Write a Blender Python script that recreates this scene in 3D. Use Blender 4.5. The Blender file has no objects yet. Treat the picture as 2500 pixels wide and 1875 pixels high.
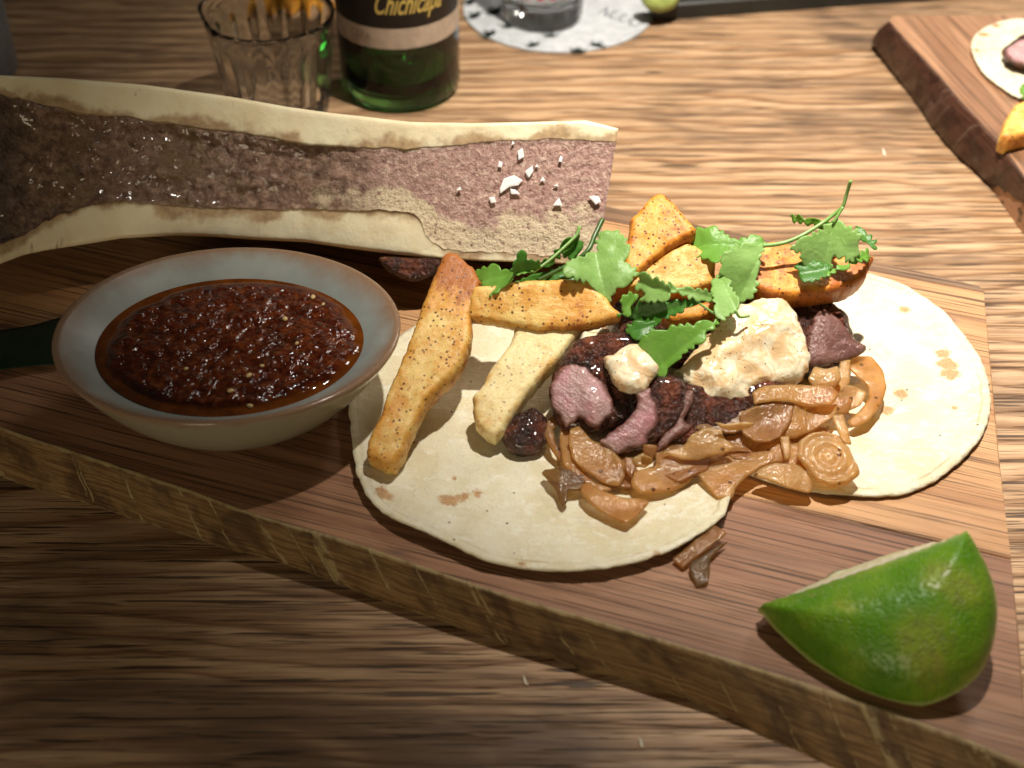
import bpy, math, random
import numpy as np
from mathutils import Vector, geometry
random.seed(7); rng = np.random.default_rng(7)
scene = bpy.context.scene
C = scene.collection

# ------------------------------------------------------------------ camera, world, lamp, exposure
FPX, CAMH, TH = 3600.0, 39.0, math.radians(40.0)      # focal length in photo pixels, height in cm, downward pitch
cd = bpy.data.cameras.new('camera'); cam = bpy.data.objects.new('camera', cd); C.objects.link(cam)
cam.location = (0, 0, CAMH * .01); cam.rotation_euler = (math.radians(90) - TH, 0, 0)
cd.sensor_fit = 'HORIZONTAL'; cd.sensor_width = 36; cd.lens = 36 * FPX / 2500
cd.clip_start = .02; cd.clip_end = 50
cd.dof.use_dof = True; cd.dof.focus_distance = .57; cd.dof.aperture_fstop = 9.0
scene.camera = cam
scene.render.resolution_x, scene.render.resolution_y = 1024, 768
w = bpy.data.worlds.new('World'); scene.world = w; w.use_nodes = True
bg = w.node_tree.nodes['Background']; bg.inputs[0].default_value = (1.0, .86, .66, 1); bg.inputs[1].default_value = .035
def spot(name, loc, aim, watts, size, blend, rad, col):
    L = bpy.data.lights.new(name, 'SPOT'); L.energy = watts; L.spot_size = math.radians(size); L.spot_blend = blend
    L.shadow_soft_size = rad; L.color = col
    o = bpy.data.objects.new(name, L); C.objects.link(o); o.location = Vector(loc) * .01
    o.rotation_euler = (Vector(aim) - Vector(loc)).to_track_quat('-Z', 'Y').to_euler()
    return o
spot('ceiling_spotlight', (12, 54, 72), (22, 64, 0), 53, 71, 1.0, .011, (1.0, .93, .83))
def area(name, loc, aim, watts, size, col):
    L = bpy.data.lights.new(name, 'AREA'); L.energy = watts; L.size = size; L.color = col
    o = bpy.data.objects.new(name, L); C.objects.link(o); o.location = Vector(loc) * .01; o.rotation_euler = (Vector(aim) - Vector(loc)).to_track_quat('-Z', 'Y').to_euler()
area('front_fill', (-45, -110, 42), (0, 40, 2), 6.0, .4, (1.0, .85, .58))       # added fill light behind the camera, lifts bark, bowl and lime fronts
area('rim_fill', (80, 170, 110), (0, 70, 0), 6.0, .30, (1.0, .92, .80))         # added light on the far side, puts glints on the glass rims
vs = scene.view_settings
vs.view_transform = 'Standard'; vs.look = 'None'; vs.exposure = 0; vs.gamma = 1; vs.use_curve_mapping = False

# ------------------------------------------------------------------ pixel -> place helpers (cm)
def ray(px, py):
    x = (px - 1250) / FPX; y = -(py - 937.5) / FPX
    return np.array([x, math.cos(TH) + y * math.sin(TH), -math.sin(TH) + y * math.cos(TH)])
CAM = np.array([0, 0, CAMH])
def P(px, py, z):
    d = ray(px, py); return CAM + d * ((z - CAMH) / d[2])
class Plane:
    def __init__(s, *pts):
        a, b, c = [P(*p) for p in pts]
        n = np.cross(b - a, c - a); n /= np.linalg.norm(n)
        m = (a + b + c) / 3
        if np.dot(n, CAM - m) < 0: n = -n
        s.n = n; s.o = m
        u = np.array([1., 0, 0]); u -= n * np.dot(u, n); s.u = u / np.linalg.norm(u); s.v = np.cross(n, s.u)
    def uv(s, px, py):
        d = ray(px, py); t = np.dot(s.o - CAM, s.n) / np.dot(d, s.n); q = CAM + d * t - s.o
        return (np.dot(q, s.u), np.dot(q, s.v))
    def w(s, U, V, H): return s.o + np.outer(U, s.u) + np.outer(V, s.v) + np.outer(H, s.n)
def flat(z): return Plane((1000, 1000, z), (1500, 1000, z), (1250, 1300, z))

# ------------------------------------------------------------------ numpy value noise
def _h(i, j, k, s):
    n = (i * 374761393 + j * 668265263 + k * 2147483647 + s * 1274126177) & 0xffffffff
    n = ((n ^ (n >> 13)) * 1274126177) & 0xffffffff
    return ((n ^ (n >> 16)) & 0xffff) / 32767.5 - 1
def vn(Pt, f=1., seed=0, octv=1):
    Pt = np.asarray(Pt, float); out = np.zeros(len(Pt)); amp = 1; tot = 0
    for o in range(octv):
        q = Pt * f * 2 ** o + 100.37 * (seed + o); i = np.floor(q).astype(np.int64); t = q - i; t = t * t * (3 - 2 * t)
        r = 0
        for a in (0, 1):
            for b in (0, 1):
                for c in (0, 1):
                    wgt = (t[:, 0] if a else 1 - t[:, 0]) * (t[:, 1] if b else 1 - t[:, 1]) * (t[:, 2] if c else 1 - t[:, 2])
                    r = r + wgt * _h(i[:, 0] + a, i[:, 1] + b, i[:, 2] + c, seed)
        out += amp * r; tot += amp; amp *= .5
    return out / tot

# ------------------------------------------------------------------ object helpers
def tag(o, label, cat, group=None):
    o['label'] = label; o['category'] = cat
    if group: o['group'] = group
    return o
def empty(name, loc, label, cat, group=None):
    o = bpy.data.objects.new(name, None); C.objects.link(o); o.location = Vector([float(a) for a in loc]) * .01; o.empty_display_size = .01
    return tag(o, label, cat, group)
def mk(name, V, F, m, parent=None, attrs=None, smooth=True, origin=None):
    V = np.asarray(V, float)
    if parent is not None: org = np.array(parent.location) * 100
    elif origin is not None: org = np.array(origin, float)
    else: org = np.array([V[:, 0].mean(), V[:, 1].mean(), V[:, 2].min()])
    me = bpy.data.meshes.new(name); me.from_pydata(((V - org) * .01).tolist(), [], [list(map(int, f)) for f in F]); me.update()
    if smooth: me.polygons.foreach_set('use_smooth', [True] * len(me.polygons))
    for k, a in (attrs or {}).items():
        at = me.attributes.new(k, 'FLOAT', 'POINT'); at.data.foreach_set('value', np.asarray(a, np.float32))
    me.materials.append(m)
    o = bpy.data.objects.new(name, me); C.objects.link(o)
    if parent is not None: o.parent = parent                         # parents only translate; sub-parts share the thing's origin
    else: o.location = Vector(org.tolist()) * .01
    return o
def sub(name, V, F, m, part, org, attrs=None, smooth=True):          # a part of a part: same origin as the thing
    o = mk(name, V, F, m, None, attrs, smooth, origin=org); o.location = (0, 0, 0)
    if part.parent is None: pass
    o.parent = part; return o

def catmull(pts, spacing, closed=True):
    pts = np.asarray(pts, float); n = len(pts); out = []
    rngi = range(n) if closed else range(n - 1)
    for i in rngi:
        p0, p1, p2, p3 = (pts[(i + k) % n] if closed else pts[min(max(i + k, 0), n - 1)] for k in (-1, 0, 1, 2))
        m = max(2, int(np.linalg.norm(p2 - p1) / spacing) + 1)
        for j in range(m):
            t = j / m
            out.append(.5 * (2 * p1 + (p2 - p0) * t + (2 * p0 - 5 * p1 + 4 * p2 - p3) * t * t + (3 * p1 - p0 - 3 * p2 + p3) * t ** 3))
    if not closed: out.append(pts[-1])
    return np.array(out)
def area2(L):
    x, y = L[:, 0], L[:, 1]; return .5 * np.sum(x * np.roll(y, -1) - np.roll(x, -1) * y)
def dist_poly(Q, L):
    A = L; B = np.roll(L, -1, 0); best = np.full(len(Q), 1e9)
    for a, b in zip(A, B):
        ab = b - a; t = np.clip(((Q - a) @ ab) / max(1e-12, ab @ ab), 0, 1)
        best = np.minimum(best, np.linalg.norm(Q - a - t[:, None] * ab, axis=1))
    return best
def inside(Q, L):
    c = np.zeros(len(Q), bool); n = len(L); x, y = Q[:, 0], Q[:, 1]
    for i in range(n):
        x1, y1 = L[i]; x2, y2 = L[(i + 1) % n]
        if y1 == y2: continue
        c ^= ((y1 > y) != (y2 > y)) & (x < (x2 - x1) * (y - y1) / (y2 - y1) + x1)
    return c
def fill(L, sp):
    mn, mx = L.min(0), L.max(0)
    gx = np.arange(mn[0], mx[0], sp); gy = np.arange(mn[1], mx[1], sp * .87)
    G = np.array([(x + (sp / 2 if j % 2 else 0), y) for j, y in enumerate(gy) for x in gx]) if len(gx) and len(gy) else np.zeros((0, 2))
    if len(G):
        G = G + rng.uniform(-.12, .12, G.shape) * sp
        G = G[inside(G, L)]
        if len(G): G = G[dist_poly(G, L) > sp * .5]
    Q = np.vstack([L, G]) if len(G) else L
    n = len(L)
    r = geometry.delaunay_2d_cdt([Vector(q) for q in Q.tolist()], [(i, (i + 1) % n) for i in range(n)], [], 1, 1e-6)
    Q = np.array([list(v) for v in r[0]]); return Q, [tuple(f) for f in r[2]], n
def teeth(L, tooth, amp, seed):
    # push a toothed outline out of a smooth one
    if area2(L) < 0: L = L[::-1]
    seg = np.linalg.norm(np.roll(L, -1, 0) - L, axis=1); s = np.cumsum(seg) - seg; tot = seg.sum()
    n = max(6, int(tot / tooth)); t = np.roll(L, -1, 0) - np.roll(L, 1, 0); t /= np.linalg.norm(t, axis=1)[:, None] + 1e-9
    nr = np.stack([t[:, 1], -t[:, 0]], 1); rs = np.random.default_rng(seed); jit = rs.uniform(.25, 1.35, n + 1)
    ph = s / tot * n; ph = ph + .42 * np.sin(ph * 1.7 + seed) ; ph = np.clip(ph, 0, n - 1e-6); f = ph % 1
    saw = np.where(f < .62, f / .62, (1 - f) / .38)
    saw = np.sin(saw * math.pi / 2) ** 1.2 - .55
    return L + nr * (saw * jit[ph.astype(int)] * amp)[:, None]

def pillow(out, pl, tf, tb, r=.5, p=2., edge=.04, sp=.14, na=0., nf=2., seed=1, bend=None, rag=0., tooth=None, raw=False, back=None, osp=None, no=4, lin=0, poly=False, bshift=None):
    """a solid body from an outline: rounded front and back about the plane; returns V, F, attributes"""
    L = np.array([pl.uv(*q) for q in out]) if not raw else np.asarray(out, float)
    if lin:
        A_ = np.vstack([L, L[:1]]); s_ = np.r_[0, np.cumsum(np.linalg.norm(np.diff(A_, axis=0), axis=1))]; t_ = np.arange(0, s_[-1], .05); L = np.stack([np.interp(t_, s_, A_[:, 0]), np.interp(t_, s_, A_[:, 1])], 1)
        for _ in range(lin): L = .5 * L + .25 * (np.roll(L, 1, 0) + np.roll(L, -1, 0))
    elif not poly: L = catmull(L, osp or sp * .8)
    if area2(L) < 0: L = L[::-1]
    if tooth: L = teeth(L, tooth[0], tooth[1], seed)
    if rag:
        z3 = np.column_stack([L, np.zeros(len(L))]); L = L + np.stack([vn(z3, 3.1, seed, 3), vn(z3, 3.1, seed + 9, 3)], 1) * rag
    Q, T, n = fill(L, sp)
    d = dist_poly(Q, L); d[:n] = 0
    k = np.clip(d / r, 0, 1); prof = (1 - (1 - k) ** p) ** (1 / p)
    U, V = Q[:, 0], Q[:, 1]; m = len(Q)
    q3 = np.column_stack([Q, np.zeros(m)])
    bn = bend(U, V) if bend else np.zeros(m)
    hf = edge / 2 + tf * prof; hb = -(edge / 2 + (tb * prof if back is None else back(U, V, d, L)))
    if na:
        mask = np.clip(d / (r * .5), .25, 1)
        hf = hf + na * vn(q3, nf, seed + 3, no) * mask; hb = hb + na * vn(q3, nf, seed + 5, 2) * mask
    Wf = pl.w(U, V, hf + bn); Wb = pl.w(U, V, hb + bn) if bshift is None else pl.w(U - bshift[0] * (hb + edge / 2), V - bshift[1] * (hb + edge / 2), hb + bn)
    Vv = np.vstack([Wf, Wb]); F = [f for f in T] + [(f[0] + m, f[2] + m, f[1] + m) for f in T]
    # orient front faces to +n
    a = Q[list(T[0])]; 
    if area2(a) < 0: F = [f[::-1] for f in F]
    cnt = {}
    for f in T:
        for i in range(3):
            e = (f[i], f[(i + 1) % 3]); cnt[e] = cnt.get(e, 0) + 1
    flip = area2(a) < 0
    for (i, j) in list(cnt):
        if (j, i) not in cnt:
            q = (i, i + m, j + m, j); F.append(q if not flip else q[::-1])
    at = {'edge': np.concatenate([d, d]), 'front': np.concatenate([np.ones(m), np.zeros(m)]),
          'pu': np.concatenate([U, U]), 'pv': np.concatenate([V, V])}
    return Vv, F, at
def tube(path, rad, seg=10, taper=None, cap=True):
    path = catmull(np.array(path, float), .12, closed=False); n = len(path); V = []; F = []
    up = np.array([.3, .2, 1.])
    for i, p in enumerate(path):
        t = path[min(i + 1, n - 1)] - path[max(i - 1, 0)]; t /= np.linalg.norm(t); a = np.cross(t, up); a /= np.linalg.norm(a); b = np.cross(t, a)
        rr = rad * (1 if taper is None else 1 + (taper - 1) * i / (n - 1))
        for k in range(seg):
            th = 2 * math.pi * k / seg; V.append(p + rr * (math.cos(th) * a + math.sin(th) * b))
    for i in range(n - 1):
        for k in range(seg): F.append((i * seg + k, i * seg + (k + 1) % seg, (i + 1) * seg + (k + 1) % seg, (i + 1) * seg + k))
    F.append(tuple(range(seg))[::-1]); F.append(tuple((n - 1) * seg + k for k in range(seg)))
    return np.array(V), F
def lathe(prof, cx, cy, seg=64, rfun=None, cap0=True, cap1=False):
    V = []; F = []; n = len(prof)
    for i, (r, z) in enumerate(prof):
        for k in range(seg):
            th = 2 * math.pi * k / seg; rr = r if rfun is None else rfun(r, z, th, i); V.append((cx + rr * math.cos(th), cy + rr * math.sin(th), z))
    for i in range(n - 1):
        for k in range(seg): F.append((i * seg + k, i * seg + (k + 1) % seg, (i + 1) * seg + (k + 1) % seg, (i + 1) * seg + k))
    if cap0: F.append(tuple(range(seg))[::-1])
    if cap1: F.append(tuple((n - 1) * seg + k for k in range(seg)))
    return np.array(V), F
def grid(W):
    nu, nv = W.shape[:2]; F = [(i * nv + j, (i + 1) * nv + j, (i + 1) * nv + j + 1, i * nv + j + 1) for i in range(nu - 1) for j in range(nv - 1)]
    return W.reshape(-1, 3), F

# ------------------------------------------------------------------ materials
class M:
    def __init__(s, name):
        s.m = bpy.data.materials.new(name); s.m.use_nodes = True; s.t = s.m.node_tree; s.b = s.t.nodes['Principled BSDF']; s._c = None
    def node(s, ty, **kw):
        n = s.t.nodes.new(ty)
        for k, v in kw.items(): setattr(n, k, v)
        return n
    def put(s, sock, v):
        if hasattr(v, 'is_linked') or isinstance(v, bpy.types.NodeSocket): s.t.links.new(v, sock)
        elif isinstance(v, tuple) and len(v) == 3 and sock.type == 'RGBA': sock.default_value = (*v, 1)
        elif sock.type == 'RGBA': sock.default_value = (v, v, v, 1)
        else: sock.default_value = v
    def co(s, scale=(1, 1, 1), rot=0., loc=(0, 0, 0), obj=True):
        if s._c is None:
            tc = s.node('ShaderNodeTexCoord'); s._c = tc
        mp = s.node('ShaderNodeMapping'); mp.vector_type = 'POINT'
        # object coordinates are metres: turn them into cm, rotate to the grain, then stretch
        a = s.node('ShaderNodeVectorRotate'); a.rotation_type = 'Z_AXIS'; s.put(a.inputs['Angle'], rot); s.t.links.new(s._c.outputs['Object'], a.inputs['Vector'])
        s.t.links.new(a.outputs[0], mp.inputs['Vector']); mp.inputs['Scale'].default_value = tuple(100 * q for q in scale); mp.inputs['Location'].default_value = loc
        return mp.outputs[0]
    def noise(s, v, sc=1., det=3., ro=.55, di=0.):
        n = s.node('ShaderNodeTexNoise'); s.put(n.inputs['Vector'], v); s.put(n.inputs['Scale'], sc); s.put(n.inputs['Detail'], det); s.put(n.inputs['Roughness'], ro); s.put(n.inputs['Distortion'], di)
        return n.outputs[0]
    def voro(s, v, sc=1., feat='F1', rnd=1., out=0):
        n = s.node('ShaderNodeTexVoronoi'); n.feature = feat; s.put(n.inputs['Vector'], v); s.put(n.inputs['Scale'], sc); s.put(n.inputs['Randomness'], rnd); return n.outputs[out]
    def wave(s, v, sc=1., dist=2., det=2., dsc=1., dire='Y'):
        n = s.node('ShaderNodeTexWave'); n.bands_direction = dire; n.wave_profile = 'SAW'; s.put(n.inputs['Vector'], v); s.put(n.inputs['Scale'], sc); s.put(n.inputs['Distortion'], dist); s.put(n.inputs['Detail'], det); s.put(n.inputs['Detail Scale'], dsc)
        return n.outputs[1]
    def ramp(s, f, *st):
        n = s.node('ShaderNodeValToRGB'); s.put(n.inputs[0], f); e = n.color_ramp.elements
        while len(e) < len(st): e.new(.5)
        for x, (pos, col) in zip(e, st): x.position = pos; x.color = (*col, 1) if isinstance(col, tuple) else (col, col, col, 1)
        return n.outputs[0]
    def rng(s, f, a, b, c=0., d=1.):
        n = s.node('ShaderNodeMapRange'); n.interpolation_type = 'SMOOTHSTEP'; s.put(n.inputs[0], f)
        for i, q in enumerate((a, b, c, d)): s.put(n.inputs[1 + i], q)
        return n.outputs[0]
    def mix(s, f, a, b, mode='MIX'):
        n = s.node('ShaderNodeMix', data_type='RGBA', blend_type=mode); s.put(n.inputs[0], f); s.put(n.inputs[6], a); s.put(n.inputs[7], b); return n.outputs[2]
    def math(s, op, a, b=0., c=0.):
        n = s.node('ShaderNodeMath', operation=op); s.put(n.inputs[0], a); s.put(n.inputs[1], b); s.put(n.inputs[2], c); return n.outputs[0]
    def attr(s, name):
        n = s.node('ShaderNodeAttribute'); n.attribute_name = name; return n.outputs['Fac']
    def bump(s, h, st=.5, di=.001, prev=None):
        n = s.node('ShaderNodeBump'); s.put(n.inputs['Height'], h); n.inputs['Strength'].default_value = st; n.inputs['Distance'].default_value = di
        if prev is not None: s.t.links.new(prev, n.inputs['Normal'])
        return n.outputs[0]
    def done(s, col, rough=.5, nrm=None, spec=.5, sss=0., ssc=.003, ssr=(1, .5, .25), trans=0., ior=1.45, coat=0., coatr=.1, sheen=0.):
        b = s.b; s.put(b.inputs['Base Color'], col); s.put(b.inputs['Roughness'], rough)
        b.inputs['Specular IOR Level'].default_value = spec; b.inputs['IOR'].default_value = ior
        if nrm is not None:
            s.t.links.new(nrm, b.inputs['Normal'])
        if sss: b.inputs['Subsurface Weight'].default_value = sss; b.inputs['Subsurface Scale'].default_value = ssc; b.inputs['Subsurface Radius'].default_value = ssr
        if trans: b.inputs['Transmission Weight'].default_value = trans
        if coat: b.inputs['Coat Weight'].default_value = coat; b.inputs['Coat Roughness'].default_value = coatr
        return s.m

def table_mat():
    m = M('oak_table'); v = m.co()
    warp = m.noise(m.co((.045, .13, 1)), 1., 3, .5)
    vv = m.node('ShaderNodeVectorMath', operation='ADD'); m.put(vv.inputs[0], m.co((.03, .9, 1))); cmb = m.node('ShaderNodeCombineXYZ'); m.put(cmb.inputs[1], m.math('MULTIPLY', warp, 5.5)); m.put(vv.inputs[1], cmb.outputs[0])
    rings = m.wave(vv.outputs[0], .36, 2.2, 3, 1.1)
    streak = m.noise(m.co((.075, 2.6, 1)), 1., 5, .62, .5)
    fine = m.noise(m.co((.30, 12, 1)), 1., 4, .7)
    pores = m.noise(m.co((.18, 5.2, 1), loc=(3, 9, 0)), 1., 2, .55, .25); pores2 = m.noise(m.co((.30, 9., 1), loc=(7, 1, 0)), 1., 2, .55, .2)
    patch = m.noise(m.co((.05, .16, 1), loc=(8, 2, 0)), 1., 4, .62, .8)
    col = m.ramp(rings, (0., (.22, .105, .042)), (.16, (.42, .25, .13)), (.6, (.56, .365, .21)), (.88, (.49, .31, .17)), (1., (.17, .08, .034)))
    col = m.mix(m.math('MULTIPLY', m.rng(streak, .44, .64), .75), col, (.19, .095, .042))
    col = m.mix(m.math('MULTIPLY', m.rng(patch, .50, .66), .75), col, (.10, .058, .036))
    col = m.mix(m.math('MULTIPLY', m.rng(fine, .45, .75), .45), col, (.13, .066, .03))
    pm = m.math('MAXIMUM', m.rng(pores, .575, .635), m.math('MULTIPLY', m.rng(pores2, .59, .66), .75))
    col = m.mix(m.math('MULTIPLY', pm, .85), col, (.032, .017, .009))
    h = m.math('SUBTRACT', m.math('MULTIPLY', fine, .35), pm)
    return m.done(col, m.rng(streak, .3, .7, .38, .55), m.bump(h, .6, .0007), spec=.4)
def board_mat(name, light, dark, rot, seed, spec=.4):
    m = M(name); L = (seed * 3.7, seed * 1.9, 0)
    tone = m.noise(m.co((.05, .55, 1), rot, L), 1., 4, .55, .5)
    streak = m.noise(m.co((.12, 4.5, 1), rot, L), 1., 5, .62, .3)
    lines = m.noise(m.co((.09, 11.0, 1), rot, (L[1], L[0], 0)), 1., 3, .6, .15)
    fine = m.noise(m.co((.5, 20, 1), rot, L), 1., 3, .6)
    stain = m.noise(m.co((.22, .45, 1), rot, (L[1] + 5, 2, 0)), 1., 3, .5, .3)
    col = m.mix(m.rng(tone, .32, .68), light, dark)
    col = m.mix(m.math('MULTIPLY', m.rng(streak, .42, .7), .55), col, tuple(q * .45 for q in dark))
    pm = m.rng(lines, .555, .60)
    col = m.mix(m.math('MULTIPLY', pm, .85), col, tuple(q * .16 for q in dark))
    col = m.mix(m.math('MULTIPLY', m.rng(stain, .62, .74), .55), col, (.09, .065, .055))
    return m.done(col, m.rng(stain, .45, .7, .5, .34), m.bump(m.math('SUBTRACT', m.math('MULTIPLY', fine, .4), pm), .4, .0004), spec=spec)
def bark_mat(name, a, b, pale, crackw=.035, rough=.55, alongattr='pu'):
    m = M(name); u = m.attr(alongattr); hgt = m.attr('pv')
    cv = m.node('ShaderNodeCombineXYZ'); m.put(cv.inputs[0], u); m.put(cv.inputs[1], hgt)
    n1 = m.noise(cv.outputs[0], 1.6, 4, .65); st = m.node('ShaderNodeVectorMath', operation='MULTIPLY'); m.put(st.inputs[0], cv.outputs[0]); st.inputs[1].default_value = (.45, 9, 1)
    gr = m.noise(st.outputs[0], 1., 4, .65)
    big = m.noise(cv.outputs[0], .55, 3, .6)
    col = m.mix(m.rng(gr, .38, .62), a, b); col = m.mix(m.math('MULTIPLY', m.rng(big, .45, .62), .75), col, tuple(q * .42 for q in b))
    wob = m.math('ADD', u, m.math('MULTIPLY', m.math('SUBTRACT', m.noise(cv.outputs[0], .9, 3, .6), .5), .45))
    cx = m.node('ShaderNodeCombineXYZ'); m.put(cx.inputs[0], wob)
    cr = m.voro(cx.outputs[0], .42, 'DISTANCE_TO_EDGE')
    cm = m.math('MULTIPLY', m.rng(cr, crackw, crackw * .3), m.rng(n1, .42, .55))
    col = m.mix(m.math('MULTIPLY', cm, .8), col, pale)
    ed = m.attr('lip'); col = m.mix(m.math('MULTIPLY', m.rng(m.math('ADD', ed, m.math('MULTIPLY', m.math('SUBTRACT', n1, .5), .35)), .90, 1.02), .8), col, pale)
    h = m.math('SUBTRACT', m.math('ADD', gr, n1), cm)
    return m.done(col, rough, m.bump(h, .6, .0012), spec=.35)
def tortilla_mat():
    m = M('tortilla'); v = m.co()
    n1 = m.noise(v, .5, 4, .6); n2 = m.noise(m.co((1, 1.8, 1)), 1.6, 5, .65); fine = m.noise(v, 9., 3, .6); n5 = m.noise(v, 2.4, 4, .7)
    col = m.mix(m.rng(n1, .36, .62), (.74, .69, .52), (.66, .585, .39))
    col = m.mix(m.math('MULTIPLY', m.rng(n2, .50, .64), .6), col, (.80, .77, .64))
    col = m.mix(m.math('MULTIPLY', m.rng(n5, .60, .75), .35), col, (.60, .49, .29))
    mk_ = m.attr('mark'); toast = m.rng(m.math('ADD', mk_, m.math('MULTIPLY', m.math('SUBTRACT', n5, .5), 1.7)), .42, .85)
    col = m.mix(m.math('MULTIPLY', toast, .85), col, m.mix(m.rng(fine, .4, .6), (.52, .27, .09), (.36, .17, .055)))
    sp = m.voro(v, 1.5); n3 = m.noise(v, 1.1, 2, .5)
    spk = m.math('MULTIPLY', m.rng(sp, .09, .06), m.rng(n3, .46, .50)); col = m.mix(m.math('MULTIPLY', spk, .9), col, (.09, .05, .025))
    ed = m.attr('edge'); cre = m.math('ABSOLUTE', m.math('SUBTRACT', ed, m.math('ADD', .16, m.math('MULTIPLY', n1, .3)))); col = m.mix(m.math('MULTIPLY', m.math('MULTIPLY', m.rng(cre, .045, .015), m.rng(n1, .52, .60)), .6), col, (.46, .31, .15))
    h = m.math('ADD', m.math('MULTIPLY', n2, 1.3), m.math('ADD', m.math('MULTIPLY', fine, .4), n5)); h = m.math('SUBTRACT', h, m.math('MULTIPLY', m.rng(cre, .07, .01), .35))
    return m.done(col, m.rng(n2, .40, .62, .6, .34), m.bump(h, .65, .0013), spec=.42, sss=.2, ssc=.002)
def fry_mat(name, base, brown, deep, amt, spk=1.):
    m = M(name); v = m.co()
    cv = m.node('ShaderNodeCombineXYZ'); m.put(cv.inputs[0], m.attr('al')); m.put(cv.inputs[1], m.math('MULTIPLY', m.attr('ac'), 6.))
    fib = m.noise(cv.outputs[0], 1.4, 4, .6, .3); n1 = m.noise(v, .6, 3, .55); n2 = m.noise(v, 2.6, 4, .65); n4 = m.noise(v, 7, 4, .7)
    br = m.math('ADD', m.math('MULTIPLY', m.rng(m.attr('edge'), .22, 0.), .16), m.math('ADD', m.math('MULTIPLY', n1, 2.2), m.math('ADD', m.math('MULTIPLY', n2, .9), m.math('SUBTRACT', m.math('MULTIPLY', n4, .7), .90))))
    br = m.math('ADD', br, m.attr('toast'))
    col = m.mix(m.rng(br, 1.00 - amt, 1.55 - amt), base, brown)
    col = m.mix(m.math('MULTIPLY', m.rng(br, 1.50 - amt, 1.95 - amt), .85), col, deep)
    col = m.mix(m.math('MULTIPLY', m.rng(fib, .48, .7), m.rng(br, 1.5 - amt, 1.0 - amt, .0, .35)), col, tuple(min(1, q * 1.25 + .06) for q in base))
    sp = m.voro(v, 4.6); n3 = m.noise(v, 1.0, 3, .6)
    k = m.math('MULTIPLY', m.rng(sp, .28, .16), m.rng(n3, .36, .52)); col = m.mix(m.math('MULTIPLY', k, .95 * spk), col, (.085, .020, .006))
    sp2 = m.voro(v, 8.5); k2 = m.math('MULTIPLY', m.rng(sp2, .24, .14), m.rng(m.noise(v, .8, 3, .6), .42, .58)); col = m.mix(m.math('MULTIPLY', k2, .7 * spk), col, (.20, .05, .008))
    h = m.math('ADD', m.math('MULTIPLY', fib, .45), m.math('ADD', m.math('MULTIPLY', n2, .9), m.math('MULTIPLY', n4, .45)))
    return m.done(col, m.rng(n2, .3, .7, .36, .52), m.bump(h, .5, .0010), spec=.42, sss=.45, ssc=.004, ssr=(1, .6, .22))
def onion_mat(name, a, b, dark=(.20, .075, .015)):
    m = M(name); v = m.co(); cv = m.node('ShaderNodeCombineXYZ'); m.put(cv.inputs[0], m.attr('al')); m.put(cv.inputs[1], m.math('MULTIPLY', m.attr('ac'), 7.))
    fib = m.noise(cv.outputs[0], .9, 3, .6); n1 = m.noise(v, .8, 3, .55)
    col = m.mix(m.rng(n1, .35, .65), a, b); col = m.mix(m.math('MULTIPLY', m.rng(fib, .5, .72), .3), col, tuple(min(1, q * 1.4) for q in a))
    col = m.mix(m.math('MULTIPLY', m.rng(m.noise(v, 1.5, 3, .6), .58, .74), .45), col, dark)
    spk = m.math('MULTIPLY', m.rng(m.voro(v, 1.5), .15, .11), m.rng(m.noise(v, .9, 2, .5), .45, .49)); col = m.mix(spk, col, (.02, .012, .006))
    wet = m.noise(v, 4.6, 1.5, .5); nb_ = m.bump(m.math('ADD', m.math('MULTIPLY', fib, .3), m.math('ADD', m.math('MULTIPLY', wet, .9), m.math('MULTIPLY', m.noise(v, 11., 2, .5), .5))), .65, .0008)
    mm = m.done(col, .4, nb_, spec=.2, sss=.4, ssc=.005, ssr=(1, .6, .22))
    t = m.t; tr = m.node('ShaderNodeBsdfTranslucent'); m.put(tr.inputs[0], m.mix(.35, col, (1., .72, .38))); ms = m.node('ShaderNodeMixShader'); ms.inputs[0].default_value = .45
    tp = m.node('ShaderNodeBsdfTransparent'); tp.inputs[0].default_value = (.97, .70, .33, 1); m2 = m.node('ShaderNodeMixShader'); m2.inputs[0].default_value = .32
    gl = m.node('ShaderNodeBsdfGlossy'); gl.inputs['Roughness'].default_value = .13; t.links.new(nb_, gl.inputs['Normal']); fz = m.node('ShaderNodeFresnel'); fz.inputs[0].default_value = 1.5; t.links.new(nb_, fz.inputs['Normal']); m3 = m.node('ShaderNodeMixShader'); m.put(m3.inputs[0], m.math('MULTIPLY', fz.outputs[0], .42))
    o = t.nodes['Material Output']; t.links.new(m.b.outputs[0], ms.inputs[1]); t.links.new(tr.outputs[0], ms.inputs[2]); t.links.new(ms.outputs[0], m2.inputs[1]); t.links.new(tp.outputs[0], m2.inputs[2]); t.links.new(m2.outputs[0], m3.inputs[1]); t.links.new(gl.outputs[0], m3.inputs[2]); t.links.new(m3.outputs[0], o.inputs[0])
    return mm
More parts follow.
